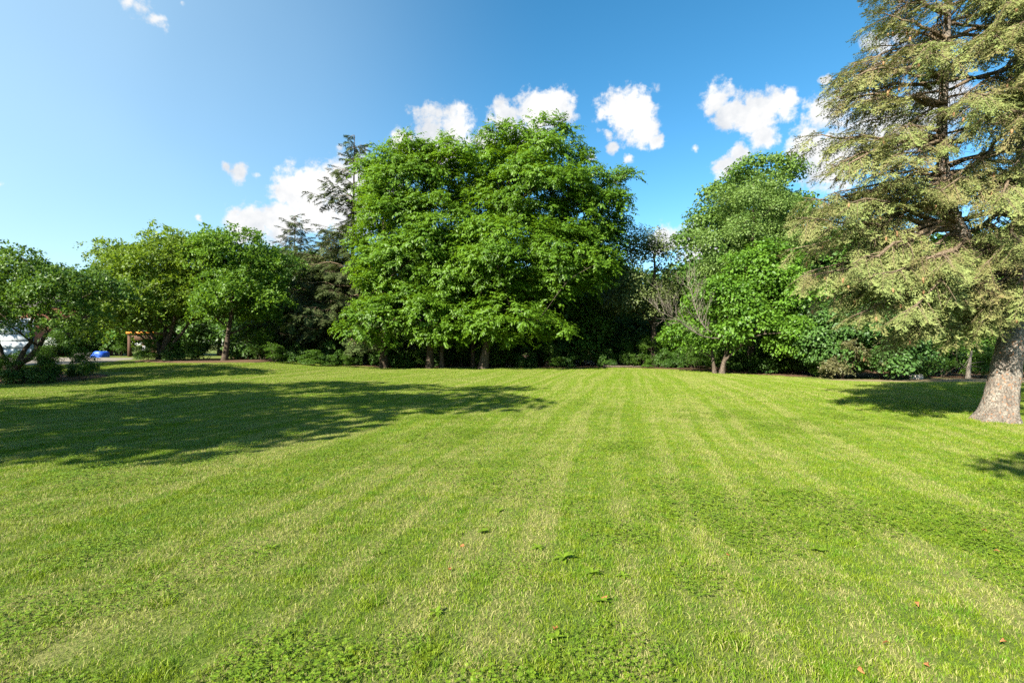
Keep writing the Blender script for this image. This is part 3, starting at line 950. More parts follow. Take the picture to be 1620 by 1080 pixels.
# the big leaning spruce at the right
def big_spruce():
    r = np.random.default_rng(77)
    b = base_at(1577, 10.4)
    root = thing('spruce_tree', 'large spruce at the right edge with thick leaning trunk and drooping grey-green boughs', 'tree', b)
    # trunk: flared, slightly fluted
    tp = curve_pts([(0, 0, -0.1), (0.10, 0.02, 0.35), (0.36, 0.1, 1.4), (0.72, 0.2, 2.8), (0.9, .3, 5), (0.95, .4, 8), (0.9, .4, 12), (0.9, .4, 16)], 60)
    u = np.linspace(0, 1, 60)
    rad = 0.315 * (1 - u) + 0.03 * u
    g = Geo(); S = 28
    ang = np.linspace(0, 2 * math.pi, S, endpoint=False)
    V = []
    for k in range(60):
        zz = tp[k, 2]
        fl = 0.12 * math.exp(-max(zz, 0) / 0.22)
        rr = rad[k] * (1 + 0.05 * np.sin(ang * 3 + zz * .7) + 0.03 * np.sin(ang * 7 - zz * 2.2)) + fl * (0.75 + 0.55 * np.cos(ang * 5 + 0.9)) * (1 + 0.5 * np.cos(ang - math.pi))
        rr = rr + r.normal(size=S) * 0.006
        V.append(np.column_stack([tp[k, 0] + rr * np.cos(ang), tp[k, 1] + rr * np.sin(ang), np.full(S, zz)]))
    a = np.arange(59)[:, None] * S; q = np.arange(S)[None, :]; e = (q + 1) % S
    g.add(np.concatenate(V), np.stack([a + q, a + e, a + S + e, a + S + q], -1).reshape(-1, 4))
    g.build('trunk', M['spruce_bark'], root, smooth=True)
    # second leader that leaves the trunk to the left and turns upright
    def loc(px, py, d): return P(px, py, d) - b
    lead = curve_pts([tp[np.argmin(abs(tp[:, 2] - 2.7))], loc(1600, 425, 10.5), loc(1548, 402, 10.4), loc(1512, 352, 10.4), loc(1496, 285, 10.5), loc(1492, 200, 10.6), loc(1500, 60, 10.8), loc(1505, -80, 10.9), loc(1508, -200, 11)], 40)
    g2 = Geo()
    tube(g2, lead, np.linspace(0.19, 0.03, 40), 14)
    g2.build('leader', M['spruce_bark'], root, smooth=True)
    origins = []
    ga = 2.39996
    def add(stem, zlo, zhi, n, lmax, k0, az_bias=None):
        for k in range(n):
            f = (k + r.random() * .7) / n
            zt = zlo + (zhi - zlo) * f
            a = int(np.argmin(abs(stem[:, 2] - zt)))
            az = (k0 + k * ga) % (2 * math.pi)
            if az_bias is not None and r.random() < az_bias[1]:
                az = az_bias[0] + r.normal() * 0.6
            L = lmax * (1 - 0.62 * f) * r.uniform(0.7, 1.12)
            if math.sin(az) < -0.5 and zt < 7.0: L *= 0.5
            origins.append((stem[a].copy(), az, L, 0.02 + 0.28 * f + r.normal() * 0.08, 0.02 + 0.011 * L))
    add(lead, 2.9, 12.3, 60, 2.75, 0.3, (math.pi * 1.03, 0.42))
    add(tp, 3.4, 15.6, 96, 4.1, 1.1, (math.pi * 1.2, 0.30))
    # boughs placed by their tips as the photograph shows them
    for (opx, opy, tpx, tpy, dt, dd) in [(1600, 425, 1385, 548, 10.9, 10.4), (1560, 405, 1300, 470, 10.8, 10.4), (1560, 405, 1262, 440, 10.6, 10.4), (1520, 360, 1252, 352, 10.2, 10.4), (1500, 300, 1262, 318, 10.8, 10.4),
                                 (1495, 280, 1258, 345, 11.2, 10.5), (1495, 240, 1282, 208, 10.8, 10.5), (1492, 215, 1300, 265, 10.2, 10.5), (1495, 160, 1322, 150, 10.6, 10.6), (1500, 120, 1345, 105, 10.4, 10.6), (1500, 60, 1390, 20, 10.6, 10.7), (1500, 20, 1400, -20, 10.6, 10.7),
                                 (1600, 420, 1440, 520, 9.9, 10.4), (1610, 430, 1490, 540, 10.2, 10.5), (1570, 408, 1350, 500, 9.8, 10.4), (1540, 395, 1420, 440, 9.2, 10.4), (1615, 440, 1550, 510, 9.7, 10.5), (1520, 360, 1330, 420, 9.6, 10.4), (1590, 425, 1420, 535, 11.6, 10.5), (1610, 430, 1540, 530, 11.5, 10.6), (1615, 400, 1590, 470, 9.3, 10.5), (1625, 330, 1560, 390, 9.2, 10.6), (1625, 270, 1545, 320, 9.0, 10.6), (1625, 210, 1570, 270, 9.3, 10.7), (1625, 150, 1550, 200, 9.2, 10.7), (1625, 90, 1565, 140, 9.3, 10.8), (1625, 30, 1555, 75, 9.3, 10.8), (1625, -20, 1570, 15, 9.4, 10.8)]:
        o = loc(opx, opy, dd); t = loc(tpx, tpy, dt); v = t - o
        L = float(np.hypot(v[0], v[1])); az = math.atan2(v[1], v[0])
        origins.append((o, az, L, float(v[2] / L + 0.26), 0.03 + 0.011 * L))
        for _ in range(2):
            origins.append((o + r.normal(size=3) * .12, az + r.normal() * .13, L * r.uniform(.72, .98), float(v[2] / L + 0.26 + r.normal() * .07), 0.025 + 0.009 * L))
    spruce_branches(root, origins, r, FRONDS, M['needle'], M['twig'], droop=0.42, spacing=0.185, spray=(0.34, 0.72), bare=0.33, cones=260, dead_twigs=9)
    return root
big_spruce()

def far_spruce(name, label, px, d, top_py, width, seed, mat, n=70, lean=0.0, sparse=0.0, zlo=1.5):
    r = np.random.default_rng(seed)
    b = base_at(px, d)
    H = CAMZ + (HOR - top_py) / F * d - b[2]
    root = thing(name, label, 'tree', b)
    tp = curve_pts([(0, 0, -.1), (lean * .3, 0, H * .4), (lean, 0, H)], 24)
    g = Geo(); tube(g, tp, np.linspace(0.012 * H + .05, 0.02, 24), 8); g.build('trunk', M['bark_dark'], root, smooth=True)
    origins = []
    for k in range(n):
        f = ((k + r.random() * .6) / n)
        zt = zlo + (H * 0.985 - zlo) * f
        a = int(np.argmin(abs(tp[:, 2] - zt)))
        L = (width * (1 - f) ** 0.75 + 0.25) * r.uniform(0.6, 1.15)
        if sparse and f > 0.55: L *= r.choice([0.45, 1.25], p=[.5, .5])
        origins.append((tp[a].copy(), k * 2.39996 + r.normal() * .2, L, 0.15 + 0.3 * f, 0.012 + 0.01 * L))
    spruce_branches(root, origins, r, FRONDS_S, mat, M['twig'], droop=0.3, spacing=0.24, spray=(0.45, 1.0), bare=0.15, dead_twigs=3, ntint=0.4)
    return root
far_spruce('spruce_tree', 'tall thin sparse spruce rising above the left side of the walnuts', 556, 37.0, 214, 4.8, 61, M['needle_dark'], 120, 0.2, 0.6)
far_spruce('spruce_tree', 'small pointed dark spruce between the slim-trunk tree and the tall sparse spruce', 466, 43.0, 342, 3.4, 62, M['needle_dark'], 130)
far_spruce('spruce_tree', 'brownish spruce half hidden low behind the left walnut crown', 522, 39.0, 366, 4.6, 63, M['needle_brown'], 110)

# ---- woodland behind
wl = []
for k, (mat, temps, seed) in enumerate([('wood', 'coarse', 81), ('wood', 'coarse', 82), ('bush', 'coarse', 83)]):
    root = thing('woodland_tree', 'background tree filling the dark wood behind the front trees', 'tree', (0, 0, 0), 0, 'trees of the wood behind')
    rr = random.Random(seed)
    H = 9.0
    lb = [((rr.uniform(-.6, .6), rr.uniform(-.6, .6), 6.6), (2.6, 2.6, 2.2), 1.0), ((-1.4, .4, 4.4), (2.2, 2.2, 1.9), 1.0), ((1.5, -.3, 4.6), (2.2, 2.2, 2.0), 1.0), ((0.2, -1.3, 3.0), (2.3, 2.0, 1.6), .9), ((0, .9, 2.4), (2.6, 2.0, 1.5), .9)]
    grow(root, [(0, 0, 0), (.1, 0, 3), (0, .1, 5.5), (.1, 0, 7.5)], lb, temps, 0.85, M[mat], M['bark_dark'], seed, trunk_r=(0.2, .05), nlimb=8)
    wl.append(root)
spots = []
rb = random.Random(9)
def wood_row(p0, p1, step, dfun, top, jit=3.0):
    px = p0
    while px < p1:
        d = dfun(px) + rb.uniform(-jit, jit)
        spots.append((px, d, top(px) + rb.uniform(-8, 22)))
        px += step * rb.uniform(0.8, 1.2)
wood_row(-260, 420, 62, lambda p: 52, lambda p: 418 if p > 60 else 440)
wood_row(420, 560, 40, lambda p: 42, lambda p: 412)
wood_row(430, 1010, 58, lambda p: 46, lambda p: 400)
wood_row(560, 980, 75, lambda p: 41, lambda p: 430, 1.5)
wood_row(1000, 1110, 36, lambda p: 54, lambda p: 432)
wood_row(985, 1110, 38, lambda p: 43, lambda p: 478, 1.5)
wood_row(1110, 1330, 60, lambda p: 47, lambda p: 380)
wood_row(1340, 1900, 60, lambda p: 36, lambda p: 350)
wood_row(1300, 1700, 80, lambda p: 31, lambda p: 470, 1.5)
for k, (px, d, ty) in enumerate(spots):
    b = base_at(px, d)
    H = CAMZ + (HOR - ty) / F * d - b[2]
    s = H / 9.2
    zone = ('far left, behind the left trees and house' if px < 420 else 'behind the dark spruces left of the walnuts' if px < 560 else 'behind the walnut crowns' if px < 985 else 'in the gap right of the walnuts' if px < 1110 else 'behind the maples at right' if px < 1340 else 'behind the large spruce')
    depth_ = 'nearer' if d < 45 else 'farther'
    lab_ = 'dark %s background tree %s' % (depth_, zone)
    if k < 3:
        tag(wl[k], lab_, None, 'woodland ' + zone + ', ' + depth_)
        o = wl[k]; o.location = tuple(b); o.rotation_euler[2] = rb.uniform(0, 6.28); o.scale = (s, s, s)
    else:
        copy_thing(wl[k % 3], lab_, b, rb.uniform(0, 6.28), (s * rb.uniform(.9, 1.2), s * rb.uniform(.9, 1.2), s), 'woodland ' + zone + ', ' + depth_)

# ---- off-frame trees whose shade falls across the lawn
sh0 = None
for k, (x, y, s, lab) in enumerate([(-12.7, 4.7, 1.10, 'broad tree left of the view whose shadow crosses the lawn farthest'),
                                    (-16.8, 1.2, 1.0, 'broad tree behind left of the view shading the near left lawn'),
                                    (-19.5, 7.5, 1.1, 'broad tree left of the view shading the middle left lawn'),
                                    (-27.5, 13.0, .88, 'broad tree beside the planting bed, outside the left edge'),
                                    (-32.0, 22.5, 1.0, 'broad tree outside the left edge beyond the planting bed'),
                                    (-54.0, 36.0, 1.1, 'unseen broad tree added outside the left edge to shade the white garage door')]):  # this last tree is out of view, added only to darken the garage
    if sh0 is None:
        sh0 = thing('shade_tree', lab, 'tree', (x, y, 0), 0, 'shade trees outside the left edge')
        lb = [((0, 0, 8.0), (3.4, 3.4, 2.4), 1.0), ((-1.6, .6, 6.2), (3.0, 3.0, 2.2), 1.0), ((1.4, -.6, 6.0), (2.9, 2.9, 2.1), 1.0), ((0, 0, 4.6), (3.0, 3.0, 1.5), .9)]
        grow(sh0, [(0, 0, 0), (.1, 0, 3), (0, .1, 6), (.1, 0, 9)], lb, 'coarse', 0.9, M['wood'], M['bark'], 91, trunk_r=(.28, .06), nlimb=10, gap=2.9)
        sh0.scale = (s, s, s)
    else:
        copy_thing(sh0, lab, (x, y, float(terrain(x, y))), k * 1.3, s)
yt = thing('young_tree', 'young tree behind the viewpoint casting the small shadow at the right edge', 'tree', (-0.3, -2.1, 0))
grow(yt, [(0, 0, 0), (.05, 0, 3), (0, .05, 5), (0, 0, 7.6)], [((0, 0, 7.2), (1.15, 1.15, .8), .8)], 'coarse', 0.6, M['wood'], M['bark'], 95, trunk_r=(.09, .03), nlimb=6)

# ---- dead limbs of the front maple
def dead_limb(root, base, ctrl, r, n_side=16):
    g = Geo()
    pts = curve_pts([P(px, py, d) - base for (px, py, d) in ctrl], 14)
    tube(g, pts, np.linspace(0.045, 0.008, 14), 7)
    def twig(o, d, ln, rad, depth):
        d = norm(d)
        m1 = o + d * ln * .5 + r.normal(size=3) * ln * .07
        e = o + d * ln + np.array([0, 0, ln * .12]) + r.normal(size=3) * ln * .08
        pp = curve_pts([o, m1, e], 6)
        tube(g, pp, np.linspace(rad, rad * .3, 6), 4)
        if depth:
            for q in range(4 if depth > 1 else 3):
                a = r.integers(1, 6)
                twig(pp[a], d + rv(1, r)[0] * .75 + np.array([0, 0, .15]), ln * r.uniform(.35, .6), rad * .5, depth - 1)
    for k in range(n_side):
        a = 3 + int(10 * (k + r.random()) / n_side); a = min(a, 13)
        t = norm(pts[min(a + 1, 13)] - pts[a - 1])
        twig(pts[a], t + rv(1, r)[0] * .8 + np.array([0, 0, .35]), r.uniform(.5, 1.35), .015, 2)
    o = g.build('dead_branch', M['deadwood'], root, smooth=True)
    o['label'] = 'bare dead branch of pale wood'
mp_root = [o for o in COL.objects if o.name.startswith('maple_tree')][0]
mb = base_at(1142, 28.6)
rd = np.random.default_rng(15)
dead_limb(mp_root, mb, [(1150, 536, 28.2), (1112, 532, 27.4), (1080, 512, 27.0), (1060, 500, 26.8), (1040, 492, 26.6)], rd, 20)
dead_limb(mp_root, mb, [(1150, 534, 28.2), (1120, 522, 27.6), (1105, 500, 27.4), (1096, 470, 27.2), (1086, 440, 27.2)], rd, 20)

# ---- shrubs
def shrub(name, label, cat, lobes, temps, clump, mat, seed, group=None, nl=6, zmin=0.05, spacing=None):
    root = thing(name, label, cat, (0, 0, 0), 0, group)
    r = np.random.default_rng(seed)
    stems = [[(r.normal() * .06, r.normal() * .06, 0), (r.normal() * .2, r.normal() * .2, .4), (r.normal() * .45, r.normal() * .45, .9)] for _ in range(4)]
    grow(root, None, lobes, temps, clump, M[mat], M['bark_dark'], seed, stems=stems, trunk_r=(0.035, 0.012), nlimb=nl, sides=5, zmin=zmin, spacing=spacing)
    return root
U = 'shrubs of the undergrowth along the wood edge'
UL = 'leafy shrub in the shaded undergrowth along the edge of the wood'
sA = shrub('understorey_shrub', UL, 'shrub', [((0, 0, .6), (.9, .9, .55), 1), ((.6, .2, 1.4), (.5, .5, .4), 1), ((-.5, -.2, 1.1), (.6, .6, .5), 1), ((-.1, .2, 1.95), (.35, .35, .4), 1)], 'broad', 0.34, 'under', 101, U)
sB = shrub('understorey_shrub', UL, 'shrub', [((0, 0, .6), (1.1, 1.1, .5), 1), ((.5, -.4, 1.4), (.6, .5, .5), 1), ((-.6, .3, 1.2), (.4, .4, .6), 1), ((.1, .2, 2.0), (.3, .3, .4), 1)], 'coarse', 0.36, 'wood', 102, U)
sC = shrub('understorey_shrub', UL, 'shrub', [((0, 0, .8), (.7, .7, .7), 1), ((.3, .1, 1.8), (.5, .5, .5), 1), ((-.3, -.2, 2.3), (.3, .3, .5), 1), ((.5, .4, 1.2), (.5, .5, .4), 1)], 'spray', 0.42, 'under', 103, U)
kinds = [sA, sB, sC]
used = [False] * 3
def put(k, loc, rz, s, label=None, group=None):
    if not used[k]:
        used[k] = True
        o = kinds[k]; o.location = tuple(map(float, loc)); o.rotation_euler[2] = rz; o.scale = (s, s, s) if isinstance(s, float) else s
        tag(o, label, None, group)
        return o
    o = copy_thing(kinds[k], label or UL, loc, rz, s, group or U)
    return o
UZ = ['beneath the dark spruces left of the walnuts', 'behind the walnut trunks', 'under the right-hand walnut boughs', 'in the gap between the walnuts and the dead limb', 'behind the low bright maple']
rs = random.Random(4)
px = 432.0
while px < 1330:
    e = float(np.interp(px, EDGE_PX, EDGE_D))
    for row in range(3):
        d = e + 1.9 + row * 2.3 + rs.uniform(-.6, 1.1)
        b = base_at(px + rs.uniform(-8, 8), d)
        s = rs.uniform(.45, .8) * (1 + .45 * row)
        z_ = 0 if px < 560 else 1 if px < 790 else 2 if px < 985 else 3 if px < 1115 else 4
        w_ = ['front row', 'middle row', 'back row'][row]
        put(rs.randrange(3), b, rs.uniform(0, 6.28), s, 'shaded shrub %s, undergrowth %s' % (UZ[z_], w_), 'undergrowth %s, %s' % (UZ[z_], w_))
    px += rs.uniform(22, 38)

# bright green weeds along the lawn edge
for k, (px, d, s, lab) in enumerate([(520, 33.2, .42, 'bright green low plant at the lawn edge below the brown spruce'), (548, 33.6, .40, 'bright green low plant at the lawn edge left of the walnut trunks'),
                                     (640, 35.0, .5, 'bright green plant between the first two walnut trunks'), (880, 35.2, .38, 'bright green low plant at the lawn edge under the right walnut boughs'),
                                     (1025, 34.6, .38, 'bright green low plant right of the fallen log'), (1120, 31.4, .62, 'green shrub at the foot of the pale maple stems'), (495, 32.6, .6, 'light green shrub at the lawn edge under the small pointed spruce'), (432, 32.2, .62, 'light green shrub at the lawn edge right of the slim dark trunk')]):
    put(2 if k % 2 else 0, base_at(px, d), k * 1.1, (s * 1.25, s * 1.1, s * .72), lab, 'bright plants at the lawn edge')

# right-hand shrubs
vb = shrub('viburnum_shrub', 'large dark shrub with bluish leaves under the spruce boughs', 'shrub',
           [((0, 0, 1.7), (1.7, 1.5, 1.2), 1), ((-.9, -.2, 2.5), (1.1, 1.1, .9), 1), ((1.1, 0, 2.3), (1.2, 1.1, 1.0), 1), ((0, -.5, 3.2), (1.2, 1.1, .8), 1), ((.3, -.9, 1.0), (1.4, 1, .8), 1)], 'broad', 0.5, 'blueleaf', 111, None, 12, 0.3)
vb.location = tuple(base_at(1395, 25.2))
copy_thing(vb, 'dark green shrub right of the bright maple, left of the brown bush', base_at(1310, 26.2), 1.9, 1.05)
copy_thing(vb, 'dark bluish shrub in deep shade just left of the spruce trunk', base_at(1465, 27.8), 3.4, .9)
yw = shrub('yew_bush', 'brown tinged bush at the lawn edge between dark shrubs', 'bush', [((0, 0, .75), (.75, .7, .7), 1), ((.3, 0, 1.3), (.45, .45, .5), 1)], 'spray', 0.4, 'yew', 112, None, 8)
yw.location = tuple(base_at(1335, 24.6))
for k, (px, d, s, lab) in enumerate([(1455, 25.6, .62, 'low bright shrub left of the tree stump'), (1490, 26.0, .75, 'bright green shrub behind the tree stump'), (1552, 26.0, .7, 'bright green shrub right of the tree stump'), (1590, 26.4, .85, 'green shrub just left of the spruce trunk behind the marker stake'), (1640, 26.5, .9, 'green shrub hidden beyond the spruce trunk'),
                                     (1420, 24.9, .34, 'small plant on the bare soil left end'), (1520, 30.0, 1.3, 'tall shaded shrub behind the tree stump')]):
    put(k % 2 * 2, base_at(px, d), k * 2.1, s, lab, 'green shrubs behind the bare soil strip')

# left beds
for k, (px, d, s, lab) in enumerate([(232, 33.0, .62, 'bright leafy shrub at the foot of the many-stemmed tree'), (275, 33.2, .5, 'dark leafy shrub right of the many-stemmed trunk'), (300, 33.6, .58, 'rounded green shrub in the middle of the mulch bed'),
                                     (325, 35.8, .95, 'taller shrub behind the mulch bed'), (395, 34.6, 1.0, 'dark shrub right of the slim dark trunk'), (375, 35.2, .8, 'green shrub just behind the slim dark trunk'), (415, 33.6, .8, 'dark round shrub at the right end of the mulch bed')]):
    put([0, 1, 0, 2, 1, 0, 2][k], base_at(px, d), k * 1.7, s, lab, 'shrubs round the mulch bed')
gc = random.Random(12)
for k in range(26):
    px = gc.uniform(-70, 128); d = gc.uniform(21.0, 24.6)
    put([1, 1, 2][k % 3], base_at(px, d), gc.uniform(0, 6), gc.uniform(.28, .42), 'low dark leafy plant massed in the left planting bed', 'plants massed in the left planting bed')
for (px, d, s, lab) in [(76, 21.6, .50, 'taller sprig standing above the bed beside the driveway, left one'), (133, 22.0, .52, 'taller sprig standing above the right end of the left bed')]:
    put(2, base_at(px, d), 1.0, s, lab, 'taller plants of the left bed')
for k, (px, d, s, lab) in enumerate([(68, 45, .55, 'shrub in front of the white garage door'), (95, 47, 1.1, 'pale green shrub beyond the driveway, left of the blue tarp'), (118, 48, 1.3, 'bright green shrub beyond the driveway above the blue tarp'), (140, 50, 1.5, 'tall bright shrub behind the blue tarp'), (175, 50, 1.4, 'bright shrub between the blue tarp and the timber shelter'), (192, 48, .8, 'low dark shrub left of the timber shelter'), (262, 50, 1.5, 'tall shrub right of the timber shelter'), (300, 50, 1.5, 'tall shrub behind the mulch bed, farther right'), (86, 45.5, .8, 'grey-green shrub near the house corner')]):
    put(k % 3, base_at(px, d), k * 1.3, s, lab, 'shrubs beyond the driveway')

# ---- house behind the left tree
def house():
    b = np.array((-45.0, 47.0, 0.5))
    root = thing('house', 'brick house with white garage door glimpsed behind the left tree', 'house', b)
    g = Geo(); box(g, -16, 2.1, 0, 9, -.3, 4.6); g.build('wall', M['brick'], root)
    g = Geo(); v = [(-16.6, -.7, 4.5), (2.7, -.7, 4.5), (2.7, 9.7, 4.5), (-16.6, 9.7, 4.5), (-14, 4.5, 6.4), (.2, 4.5, 6.4)]
    g.add(v, [(0, 1, 5, 4), (2, 3, 4, 5)]); g.add(v, [(1, 2, 5), (3, 0, 4)]); g.add(v, [(3, 2, 1, 0)]); g.build('roof', M['roof'], root)
    g = Geo(); box(g, -2.2, 1.15, -.10, -.004, .0, 3.5); fr = g.build('garage_surround', M['white'], root)
    for k in range(5):
        g = Geo(); box(g, -2.05, 1.0, -.15, -.102, .06 + k * .66, .06 + k * .66 + .63); g.build('garage_door_panel', M['white'], fr)
    g = Geo(); box(g, -7.0, -5.2, -.06, -.004, 1.2, 2.8); wn = g.build('window', M['white'], root)
    g = Geo(); box(g, -6.85, -5.35, -.075, -.062, 1.35, 2.65); g.build('pane', M['greymetal'], wn)
house()

def shelter():
    b = base_at(224, 46.0)
    root = thing('timber_shelter', 'small dark timber shelter with an orange roof edge beyond the driveway', 'shelter', b)
    W_, D_, H_ = 2.15, 1.8, 2.15
    for sx in (-1, 1):
        for sy in (0, 1):
            g = Geo(); box(g, sx * W_ / 2 - .13, sx * W_ / 2 + .13, sy * D_ - .09, sy * D_ + .09, -.1, H_ - .16); g.build('post', M['timber'], root)
    g = Geo(); box(g, -W_ / 2 - .14, W_ / 2 + .14, -.16, D_ + .16, H_ - .157, H_ + .06); rf = g.build('roof', M['timber'], root)
    g = Geo(); box(g, -W_ / 2 - .17, W_ / 2 + .17, -.24, -.165, H_ - .08, H_ + .09); g.build('fascia', M['cedar'], rf)
    g = Geo(); box(g, -W_ / 2 + .133, W_ / 2 - .133, -.06, 0.04, H_ - .66, H_ - .16); g.build('header_beam', M['timber'], root)
    for z in (.35, .62, .89):
        g = Geo(); box(g, -W_ / 2 + .133, W_ / 2 - .133, D_ - .03, D_ + .03, z, z + .11); g.build('rail', M['timber'], root)
    c = thing('patio_chair', 'pale metal chair inside the timber shelter', 'chair', b + np.array((-.35, .8, .02)), 0.3)
    g = Geo(); box(g, -.25, .25, -.25, .25, .42, .46); g.build('seat', M['greymetal'], c)
    g = Geo(); box(g, -.25, .25, .22, .26, .462, .95); g.build('backrest', M['greymetal'], c)
    for sx in (-1, 1):
        for sy in (-1, 1):
            g = Geo(); box(g, sx * .22 - .02, sx * .22 + .02, sy * .21 - .02, sy * .21 + .02, 0, .418); g.build('leg', M['greymetal'], c)
shelter()

def lump(name, label, cat, loc, size, mat, seed, n=(18, 10), amp=.12):
    r = np.random.default_rng(seed)
    g = Geo(); S, T = n
    th = np.linspace(0, 2 * math.pi, S, endpoint=False); ph = np.linspace(0.02, math.pi / 2 + .15, T)
    V = []
    for p in ph:
        d = np.column_stack([np.sin(p) * np.cos(th), np.sin(p) * np.sin(th), np.full(S, np.cos(p))])
        q = np.sign(d) * np.abs(d) ** .65
        V.append(q * np.array(size) * (1 + amp * wobble(d * 2, 1.5, seed))[:, None])
    a = np.arange(T - 1)[:, None] * S; q = np.arange(S)[None]; e = (q + 1) % S
    g.add(np.concatenate(V), np.stack([a + q, a + S + q, a + S + e, a + e], -1).reshape(-1, 4))
    o = g.build(name, mat, smooth=True)
    o.location = tuple(map(float, loc))
    return tag(o, label, cat)
lump('blue_tarp', 'bright blue tarp over a low pile beyond the driveway', 'tarp', base_at(159, 44.3), (.62, .5, .55), M['blue'], 3)
lump('dark_pile', 'low dark covered pile left of the blue tarp', 'pile', base_at(135, 44.6), (.8, .5, .42), M['roof'], 5)
lump('garden_rock', 'pale rock half buried at the end of the bare soil strip', 'rock', base_at(1448, 25.0), (.28, .22, .24), M['stone'], 6, amp=.3)
# white flowering shrub near the house
wf = thing('flowering_shrub', 'small shrub with white flowers in front of the garage door', 'shrub', base_at(76, 44.8))
grow(wf, None, [((0, 0, 1.3), (.35, .35, .5), 1)], 'fine', .32, M['petal'], M['bark_dark'], 120, stems=[[(0, 0, 0), (0, 0, .5), (.05, 0, 1.2)]], trunk_r=(.03, .012), nlimb=4, sides=5)

# ---- log, stump, stake
g = Geo(); rl = np.random.default_rng(2)
p0, p1 = base_at(955, 35.2), base_at(1015, 35.0)
pts = np.linspace(p0, p1, 12) + np.array([0, 0, .08]) + rl.normal(size=(12, 3)) * .015
tube(g, pts - p0, .10 - .04 * np.linspace(0, 1, 12) + rl.normal(size=12) * .006, 10, cap=True)
o = g.build('fallen_log', M['bark'], smooth=True); o.location = tuple(p0)
tag(o, 'fallen log lying at the far lawn edge in the gap right of the walnuts', 'log')
st = thing('tree_stump', 'broken snag with a pale tilted trunk at the back of the bare soil', 'tree', base_at(1531, 25.4))
g = Geo(); pts = curve_pts([(0, 0, -.05), (.02, 0, .3), (.07, 0, .7), (.25, .05, 1.4)], 14)
tube(g, pts, np.linspace(.13, .04, 14) + rl.normal(size=14) * .008, 9, cap=True); g.build('trunk', M['deadwood'], st, smooth=True)
g = Geo()
for k in range(9):
    a = pts[5 + k % 8]; d = norm(rv(1, rl)[0] + np.array([0, -.2, .2])); L_ = rl.uniform(.4, 1.0)
    tube(g, curve_pts([a, a + d * L_ * .5, a + d * L_ + rl.normal(size=3) * .1], 5), np.linspace(.018, .005, 5), 4)
g.build('twig', M['deadwood'], st)
g = Geo(); box(g, -.018, .018, -.018, .018, -.1, .62); box(g, -.03, .03, -.024, -.0185, .40, .60)
o = g.build('marker_stake', M['greymetal']); o.location = tuple(base_at(1567, 24.2)); tag(o, 'thin pale marker stake beside the spruce trunk', 'stake')

# ================================================================== LAWN DETAIL
LIB = bpy.data.collections.new('grass_patches')     # only source meshes for the instanced lawn
def blades(g, r, n, half, hmin, hmax, wmin, wmax, round_=False):
    if round_:
        q = r.random(n) ** .6 * half; a = r.uniform(0, 2 * math.pi, n)
        x, y = q * np.cos(a), q * np.sin(a)
    else:
        x, y = r.uniform(-half, half, n), r.uniform(-half, half, n)
    lump_ = 1 + .35 * wobble(np.column_stack([x, y, 0 * x]) * 6, 1.0, r.uniform(0, 9))
    h = r.uniform(hmin, hmax, n) * lump_; w = r.uniform(wmin, wmax, n)
    az = r.uniform(0, 2 * math.pi, n); fa = r.uniform(0, math.pi, n)
    lean = np.abs(r.normal(size=n)) * .9 + .15
    dx, dy = np.cos(az) * lean, np.sin(az) * lean
    ln = np.sqrt(1 + lean ** 2)
    b = np.column_stack([x, y, np.full(n, -.004)])
    m = b + np.column_stack([dx * .40, dy * .40, np.full(n, .62)]) * (h / ln)[:, None]
    t = b + np.column_stack([dx * 1.05, dy * 1.05, np.full(n, .95)]) * (h / ln)[:, None]
    s = np.column_stack([np.cos(fa), np.sin(fa), np.zeros(n)]) * (w / 2)[:, None]
    v = np.stack([b - s, b + s, m + s * .85, m - s * .85, t], 1).reshape(-1, 3)
    k = (np.arange(n) * 5)[:, None]
    tint = np.repeat(r.random(n), 5)
    g.add(v, np.concatenate([k, k + 1, k + 2, k + 3], 1), tint)
    g.f.append(np.concatenate([k + 3, k + 2, k + 4], 1) + (g.n - len(v)))
def clover(g, r, n, half, size=(.008, .015)):
    q = r.random(n) ** .55 * half; a = r.uniform(0, 2 * math.pi, n)
    c = np.column_stack([q * np.cos(a), q * np.sin(a), r.uniform(.015, .055, n)])
    nn = norm(np.array([0, 0, 1.0]) + r.normal(size=(n, 3)) * .35)
    a0 = r.uniform(0, 6.28, n)
    for k in range(3):
        an = a0 + k * 2.094
        x = np.column_stack([np.cos(an), np.sin(an), np.zeros(n)])
        L_ = r.uniform(*size, n)
        v, f = leaf_quads(c, x, nn, L_, L_ * .95, .1)
        g.add(v, f, np.repeat(r.uniform(.0, .9, n), 4))
pr = np.random.default_rng(50)
NP = 0
def lib(name, g, mat):
    global NP
    me = g.mesh(name)
    o = bpy.data.objects.new('%02d_%s' % (NP, name), me)
    me.materials.append(mat)
    LIB.objects.link(o)
    NP += 1
for k in range(4):
    g = Geo(); blades(g, pr, 10500, .54, .018, .042, .0022, .0042); lib('grass_patch', g, M['grass'])
for k in range(2):
    g = Geo(); blades(g, pr, 5200, .54, .022, .044, .0045, .0085); lib('grass_patch_far', g, M['grass'])
for k in range(3):
    g = Geo(); clover(g, pr, 260, .30); lib('clover_clump', g, M['clover'])
for k in range(2):
    g = Geo(); blades(g, pr, 200, .11, .035, .075, .003, .006, True); lib('grass_tuft', g, M['grass'])

